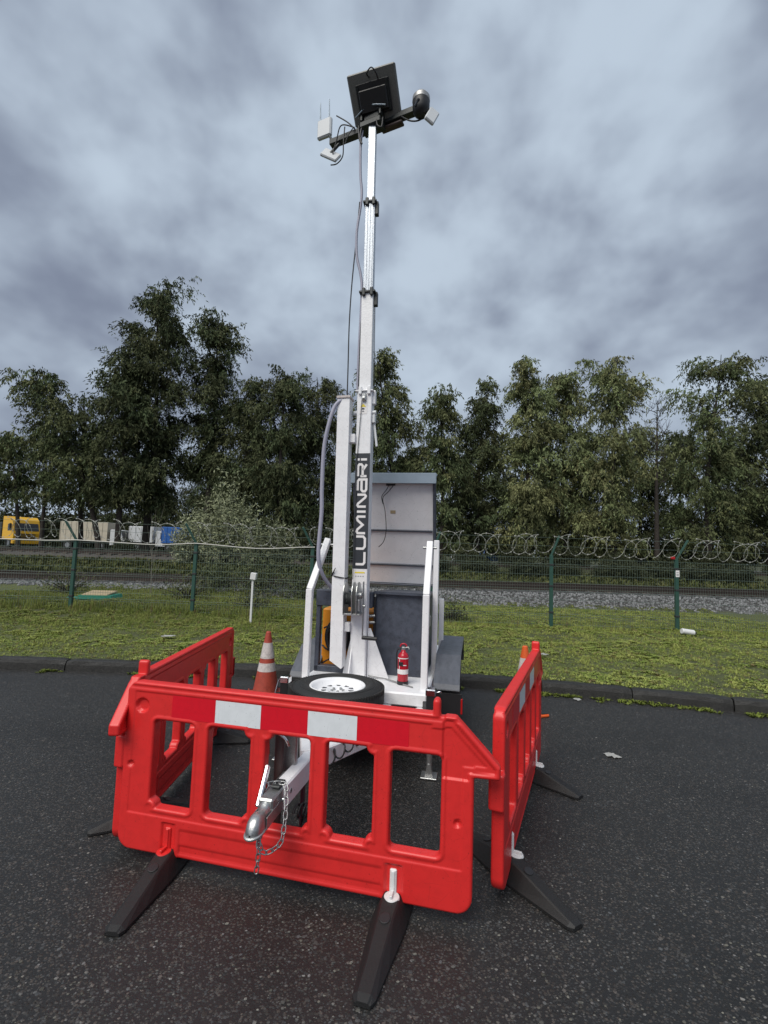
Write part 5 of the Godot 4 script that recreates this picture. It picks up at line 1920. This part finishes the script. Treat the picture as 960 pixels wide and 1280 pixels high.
	var cpth := curve([Vector3(-0.095, 0.46, 1.96), Vector3(-0.08, 0.512, 1.94), Vector3(-0.04, 0.516, 1.91), Vector3(0.002, 0.513, 1.91), Vector3(0.022, 0.47, 1.94), Vector3(0.034, 0.42, 1.97), Vector3(0.040, 0.36, 2.0), Vector3(0.036, 0.315, 2.02), Vector3(0.0, 0.285, 2.04), Vector3(-0.035, 0.282, 2.05), Vector3(-0.055, 0.32, 2.05), Vector3(-0.05, 0.36, 2.05), Vector3(-0.055, 0.40, 2.03)], 12)
	var cpth2 := curve([Vector3(-0.045, 0.40, 2.035), Vector3(-0.05, 0.34, 2.065), Vector3(-0.045, 0.28, 2.075), Vector3(-0.05, 0.225, 2.07), Vector3(-0.056, 0.19, 2.07)], 12)
	var link := MB.new()
	p = []
	for k in 17:
		var a := TAU * k / 16.0
		p.append(Vector3(cos(a) * 0.009 + 0.0, 0.0, sin(a) * 0.009 + (0.0085 if sin(a) > 0.001 else (-0.0085 if sin(a) < -0.001 else 0.0))))
	link.tube(p, 0.0029, 7, false)
	var lm := link.mesh()
	var ci := 0
	for pth in [cpth, cpth2]:
		var acc := 0.0
		for k in pth.size() - 1:
			var a: Vector3 = pth[k]
			var b: Vector3 = pth[k + 1]
			acc += a.distance_to(b)
			if acc >= 0.0255:
				acc = 0.0
				var z := (b - a).normalized()
				var x := z.cross(Vector3(0.3, 0.1, 1.0) if ci % 2 else Vector3(1.0, 0.4, 0.2)).normalized()
				put("link", lm, M.galv, chn, Transform3D(Basis(x, z.cross(x), z), b - Vector3(-0.04, 0.2, 1.95)))
				ci += 1

func vent_disc(k: int) -> MB:
	var m := MB.new()
	var a := TAU * k / 10.0 + 0.1
	var c := Vector3(cos(a), 0, sin(a))
	var s := Vector3(-sin(a), 0, cos(a))
	var y := Vector3(0, 0.1365, 0)
	m.quad(c * 0.088 + s * 0.007 + y, c * 0.088 - s * 0.007 + y, c * 0.124 - s * 0.021 + y * 0.985, c * 0.124 + s * 0.021 + y * 0.985)
	return m

# ---------------------------------------------------------------- barriers
func build_barriers() -> void:
	var body := barrier_mesh()
	var b := thing("pedestrian_barrier", "red plastic barrier with white panels across the front of the trailer hitch", "barrier", Vector3(-1.338, 0, -2.665), deg_to_rad(-12.9), "red barriers round the trailer")
	var low := Transform3D(Basis.from_scale(Vector3(1, 0.965, 1)), Vector3(0, 0.002, 0))
	put("barrier_body", body, M.red, b, low)
	var us := [0.275, 0.528, 0.782, 1.032, 1.283, 1.535]
	for k in 5:
		var m := MB.new()
		m.box(Vector3(us[k], 0.772, BAR_T - 0.0045), Vector3(us[k + 1] - 0.0005, 0.903, BAR_T - 0.003), 0.0004)
		put("white_sheeting" if k % 2 else "red_sheeting", m, M.whitetape if k % 2 else M.redtape, b, low)
	for k in 2:
		var u: float = [0.30, 1.48][k]
		var f := foot_mesh()
		var ft := put("rubber_foot", f, M.foot, b, Transform3D(Basis(), Vector3(u, 0, 0)))
		for s in [-1.0, 1.0]:
			var h := MB.new()
			h.xf = Transform3D(Basis(Vector3.RIGHT, s * 0.23), Vector3(0, 0.0905, s * 0.155))
			h.lathe([[0.024, 0.0005], [0.021, 0.0015], [0.0, 0.0016]], 20)
			put("foot_hole", h, M.black, ft)
		var c := MB.new()
		c.box(Vector3(u - 0.016, 0.085, BAR_T - 0.016), Vector3(u + 0.016, 0.205, BAR_T - 0.001), 0.005)
		c.box(Vector3(u - 0.008, 0.09, BAR_T - 0.003), Vector3(u + 0.008, 0.20, BAR_T + 0.004), 0.003)
		c.xf = Transform3D(Basis(), Vector3(u, 0.098, BAR_T + 0.018))
		c.lathe([[0.0, -0.008], [0.034, -0.008], [0.037, 0.0], [0.034, 0.006], [0.018, 0.008], [0.0, 0.008]], 24)
		c.xf = Transform3D()
		c.box(Vector3(u - 0.006, 0.10, BAR_T - 0.01), Vector3(u + 0.006, 0.12, BAR_T + 0.045), 0.002)
		put("locking_clip", c, M.clip, b)
	# the other two are the same
	var rb := copy(b, Vector3(0.587, 0, -2.368), deg_to_rad(66.4), "red barrier at the right, seen edge on, with white clips on its outer side")
	var lb := copy(b, Vector3(-1.377, 0, -4.50), deg_to_rad(-89.5), "red barrier at the left, its plain inner side facing the trailer")
	# feet are twisted a little each way
	for q in [[b, 8.0, -2.0], [rb, -36.0, -27.0], [lb, 0.0, 33.0]]:
		var k := 0
		for ch in q[0].get_children():
			if String(ch.name).begins_with("rubber_foot"):
				ch.rotation_degrees.y = q[1 + k]
				if q[0] == lb: ch.scale.z = 0.68
				elif q[0] == rb: ch.scale.z = 0.96 if k == 0 else 0.84
				else: ch.scale.z = 1.0 if k == 0 else 1.06
				k += 1
	# on the front barrier the left clip is red
	for ch in b.get_children():
		if String(ch.name) == "locking_clip": ch.material_override = M.red

# ---------------------------------------------------------------- cones, stake, hatch, litter
func cone(at: Vector3, c: Material, label: String) -> void:
	var t := thing("traffic_cone", label, "traffic cone", at, 0.35)
	var m := MB.new()
	m.box(Vector3(-0.18, 0.0, -0.18), Vector3(0.18, 0.03, 0.18), 0.012)
	put("base", m, c, t)
	for s in [[-1, -1], [1, -1], [1, 1], [-1, 1]]:
		m = MB.new()
		m.box(Vector3(s[0] * 0.13 - 0.04, 0.03, s[1] * 0.13 - 0.04), Vector3(s[0] * 0.13 + 0.04, 0.04, s[1] * 0.13 + 0.04), 0.006)
		put("base_pad", m, M.black, t)
	m = MB.new()
	m.lathe([[0.15, 0.03], [0.14, 0.05], [0.031, 0.675], [0.029, 0.69], [0.02, 0.70], [0.0, 0.70]], 30)
	put("cone_body", m, c, t)
	for q in [[0.265, 0.355], [0.405, 0.575]]:
		m = MB.new()
		var r0: float = 0.14 - (q[0] - 0.05) * 0.1744 + 0.0012
		var r1: float = 0.14 - (q[1] - 0.05) * 0.1744 + 0.0012
		m.lathe([[r0 - 0.001, q[0] - 0.0005], [r0, q[0]], [r1, q[1]], [r1 - 0.001, q[1] + 0.0005]], 30)
		put("white_band", m, M.band, t)

func build_small_things() -> void:
	cone(Vector3(-1.275, 0, -5.56), M.cone, "faded orange cone with two dirty white bands beside the left barrier")
	cone(Vector3(1.56, 0, -5.2), M.cone2, "bright orange cone mostly hidden behind the right barrier")
	var x := -2.52
	var z := -9.4
	var s := thing("marker_stake", "thin white stake with a small white box in the grass by the fence", "marker post", Vector3(x, gh(x, z), z))
	var m := MB.new()
	m.box(Vector3(-0.019, -0.1, -0.015), Vector3(0.019, 0.88, 0.015), 0.003)
	put("stake", m, M.clip, s)
	m = MB.new()
	m.xf = Transform3D(Basis(Vector3.BACK, -0.12), Vector3(0.012, 0.92, 0.0))
	m.box(Vector3(-0.055, -0.06, -0.05), Vector3(0.055, 0.075, 0.05), 0.008)
	put("box", m, M.clip, s)
	var h := thing("utility_hatch", "low green plastic hatch with tan lid behind the left part of the fence", "hatch", Vector3(-6.75, gh(-6.75, -11.6) + 0.02, -11.6), 0.1)
	m = MB.new()
	m.ext(PackedVector2Array([Vector2(-0.42, 0.0), Vector2(0.40, 0.0), Vector2(0.36, 0.09), Vector2(-0.36, 0.09)]), -0.3, 0.3)
	m.box(Vector3(-0.62, 0.02, 0.1), Vector3(-0.40, 0.04, 0.28), 0.005)
	put("frame", m, M.greenp, h)
	m = MB.new()
	m.xf = Transform3D(Basis(Vector3.RIGHT, 0.1), Vector3(-0.02, 0.12, 0))
	m.box(Vector3(-0.29, -0.02, -0.26), Vector3(0.29, 0.02, 0.26), 0.015)
	put("lid", m, M.tan, h)
	var fl := thing("white_canister", "white canister lying in the grass at the foot of the right fence post", "canister", Vector3(6.22, gh(6.2, -9.8) + 0.05, -9.8), 0.0)
	m = MB.new()
	m.xf = Transform3D(Basis(Vector3.BACK, -PI / 2 - 0.12), Vector3(-0.11, 0.03, 0))
	m.lathe([[0.0, 0.0], [0.05, 0.0], [0.055, 0.012], [0.055, 0.24], [0.05, 0.252], [0.0, 0.255]], 18)
	put("body", m, M.clip, fl)
	m = MB.new()
	m.xf = Transform3D(Basis(Vector3.BACK, -PI / 2 - 0.12), Vector3(-0.11, 0.03, 0))
	m.lathe([[0.03, 0.255], [0.03, 0.29], [0.0, 0.29]], 12)
	put("cap", m, M.black, fl)
	# scraps of paper
	for q in [[-3.4, -7.8, 0.10, "pale scrap of litter in the grass behind the left barrier"], [1.99, -4.17, 0.06, "crumpled white scrap of paper on the asphalt right of the barriers"], [2.35, -5.75, 0.05, "pale scrap of litter in the gutter against the right kerb"], [2.45, -7.3, 0.07, "tiny white scrap in the grass right of the orange cone"]]:
		var l := MB.new()
		var rr := RandomNumberGenerator.new()
		rr.seed = int(q[0] * 100) + 5000
		var n := 5
		var gr := []
		for j in n:
			for i in n: gr.append(Vector3((i - 2) * 0.5 + rr.randf_range(-0.15, 0.15), rr.randf_range(0.02, 0.16), (j - 2) * 0.4 + rr.randf_range(-0.15, 0.15)) * q[2])
		for j in n - 1:
			for i in n - 1:
				var a := j * n + i
				if (i == 0 or i == n - 2) and (j == 0 or j == n - 2) and rr.randf() < 0.6: continue
				l.quad(gr[a], gr[a + n], gr[a + n + 1], gr[a + 1])
		var y: float = 0.004 if q[1] > kz(q[0]) else gh(q[0], q[1]) + 0.05
		var o := put("paper_scrap", l, M.scrap, self, Transform3D(Basis(Vector3.UP, rr.randf() * TAU), Vector3(q[0], y, q[1])))
		tag(o, q[3], "litter")
	var tgm := MB.new()
	tgm.tube([Vector3(0, 0.006, 0), Vector3(0.03, 0.008, 0.035), Vector3(0.045, 0.006, 0.075)], 0.003, 5, true, 0.0015)
	tag(put("dry_twig", tgm, M.tan, self, Transform3D(Basis(), Vector3(0.36, 0.0, -1.78))), "short pale twig lying on the asphalt at the lower right", "twig")

# ---------------------------------------------------------------- grass, weeds and stone chips
func tuft(sd: int, blades: int, spread: float, wid: float, lean: float) -> ArrayMesh:
	var r := RandomNumberGenerator.new()
	r.seed = sd
	var m := MB.new()
	for k in blades:
		var a := r.randf() * TAU
		var b := Vector3(cos(a), 0, sin(a))
		var s := Vector3(-sin(a + r.randf() - 0.5), 0, cos(a + r.randf() - 0.5)) * wid * r.randf_range(0.6, 1.2)
		var p0 := b * spread * r.randf()
		var h := r.randf_range(0.55, 1.0)
		var p1 := p0 + b * lean * 0.35 + Vector3(0, h * 0.6, 0)
		var p2 := p0 + b * lean * r.randf_range(0.7, 1.3) + Vector3(0, h * r.randf_range(0.7, 1.0), 0)
		var t := r.randf_range(0.75, 1.25)
		m.col = Color(t, t, t * 0.9)
		m.quad(p0 - s, p0 + s, p1 + s * 0.8, p1 - s * 0.8)
		m.tri(p1 - s * 0.8, p1 + s * 0.8, p2)
	return m.mesh()

func build_plants() -> void:
	var kinds := [tuft(1, 9, 0.7, 0.10, 0.7), tuft(2, 7, 0.9, 0.24, 0.9), tuft(3, 10, 0.6, 0.07, 0.5)]
	var xs := [[], [], []]
	var cs := [[], [], []]
	for k in 140000:
		var x := rng.randf_range(-9.8, 9.8)
		var s := pow(rng.randf(), 0.85)
		var z := lerpf(kz(x) - 0.14, -14.45 if x > -4.0 else -14.95, s)
		var a := lump.get_noise_2d(x * 1.2 + 40.0, z * 1.6)
		var b := lump.get_noise_2d(x * 6.0, z * 6.0 + 80.0)
		var rough := lump.get_noise_2d(x * 2.0 - 60.0, z * 2.5)
		if a + b * 0.6 < -0.55 and rng.randf() < 0.75: continue
		var kind := 0
		if rough > 0.12: kind = 1
		elif rng.randf() < 0.3: kind = 2
		var h := rng.randf_range(0.016, 0.038) * (1.0 + 0.8 * smoothstep(0.0, 0.4, b))
		if -z > 8.6 and x < -1.5 and rough < 0.1: h *= rng.randf_range(1.0, 2.6)
		if absf(z + 10.25) < 0.25: h *= rng.randf_range(1.2, 3.0)
		var w := rng.randf_range(0.020, 0.036) * (1.25 if kind == 1 else 1.0)
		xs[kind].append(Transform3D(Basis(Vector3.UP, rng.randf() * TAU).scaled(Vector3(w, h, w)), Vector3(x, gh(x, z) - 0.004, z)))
		var c := Color(0.19, 0.25, 0.06).lerp(Color(0.35, 0.38, 0.12), clampf(0.45 + b + rng.randf_range(-0.35, 0.35), 0.0, 1.0))
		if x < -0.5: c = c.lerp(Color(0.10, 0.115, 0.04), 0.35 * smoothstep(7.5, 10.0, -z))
		if rng.randf() < 0.10: c = Color(0.22, 0.18, 0.09)
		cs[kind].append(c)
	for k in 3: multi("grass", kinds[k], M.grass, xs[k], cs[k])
	# rough grass between and beyond the tracks
	var fx := []
	var fc := []
	for k in 16000:
		var x := rng.randf_range(-32.0, 32.0)
		var z := rng.randf_range(-19.0, -25.5) if k % 3 else rng.randf_range(-30.6, -42.0)
		var h := rng.randf_range(0.08, 0.3)
		fx.append(Transform3D(Basis(Vector3.UP, rng.randf() * TAU).scaled(Vector3(h * 0.9, h, h * 0.9)), Vector3(x, gh(x, z) - 0.01, z)))
		var c := Color(0.07, 0.085, 0.03).lerp(Color(0.15, 0.14, 0.06), rng.randf() * rng.randf())
		fc.append(c)
	multi("rough_grass", kinds[0], M.grass, fx, fc)
	# broad leaved weeds along the kerb
	var wx := []
	var wc := []
	for k in 900:
		var x := rng.randf_range(-7.0, 8.0)
		var n := lump.get_noise_1d(x * 5.0 + 9.0)
		if n < (0.15 if x < 1.3 else 0.02) + rng.randf_range(-0.12, 0.12): continue
		var z := kz(x) + 0.015 + absf(rng.randfn()) * 0.05
		var h := rng.randf_range(0.015, 0.05)
		wx.append(Transform3D(Basis(Vector3.UP, rng.randf() * TAU).scaled(Vector3(0.045, h, 0.045)), Vector3(x, 0.0, z)))
		wc.append(Color(0.13, 0.16, 0.035) * rng.randf_range(0.7, 1.4))
	multi("kerb_weeds", kinds[1], M.grass, wx, wc)
	# pale stone chips showing in the worn asphalt
	var sx := []
	var sc := []
	for k in 14000:
		var z := -1.2 - 3.4 * pow(rng.randf(), 2.0)
		var x := rng.randf_range(-1.0, 1.0) * (0.5 - z * 0.95)
		var r := rng.randf_range(0.0024, 0.0066)
		if lump.get_noise_2d(x * 2.5, z * 2.5) < rng.randf_range(-0.6, 0.25): continue
		if z > -2.3: r *= 1.25
		if k % 9 == 0: r *= 1.45
		sx.append(Transform3D(Basis(Vector3.UP, rng.randf() * TAU).scaled(Vector3(r, r * 0.45, r * rng.randf_range(0.6, 1.0))), Vector3(x, r * 0.08, z)))
		var t := rng.randf_range(0.03, 0.23)
		t = 0.045 + t * rng.randf()
		sc.append(Color(t * 1.04, t, t * rng.randf_range(0.82, 1.02)))
	multi("stone_chips", rock_mesh(9), M.stone, sx, sc)
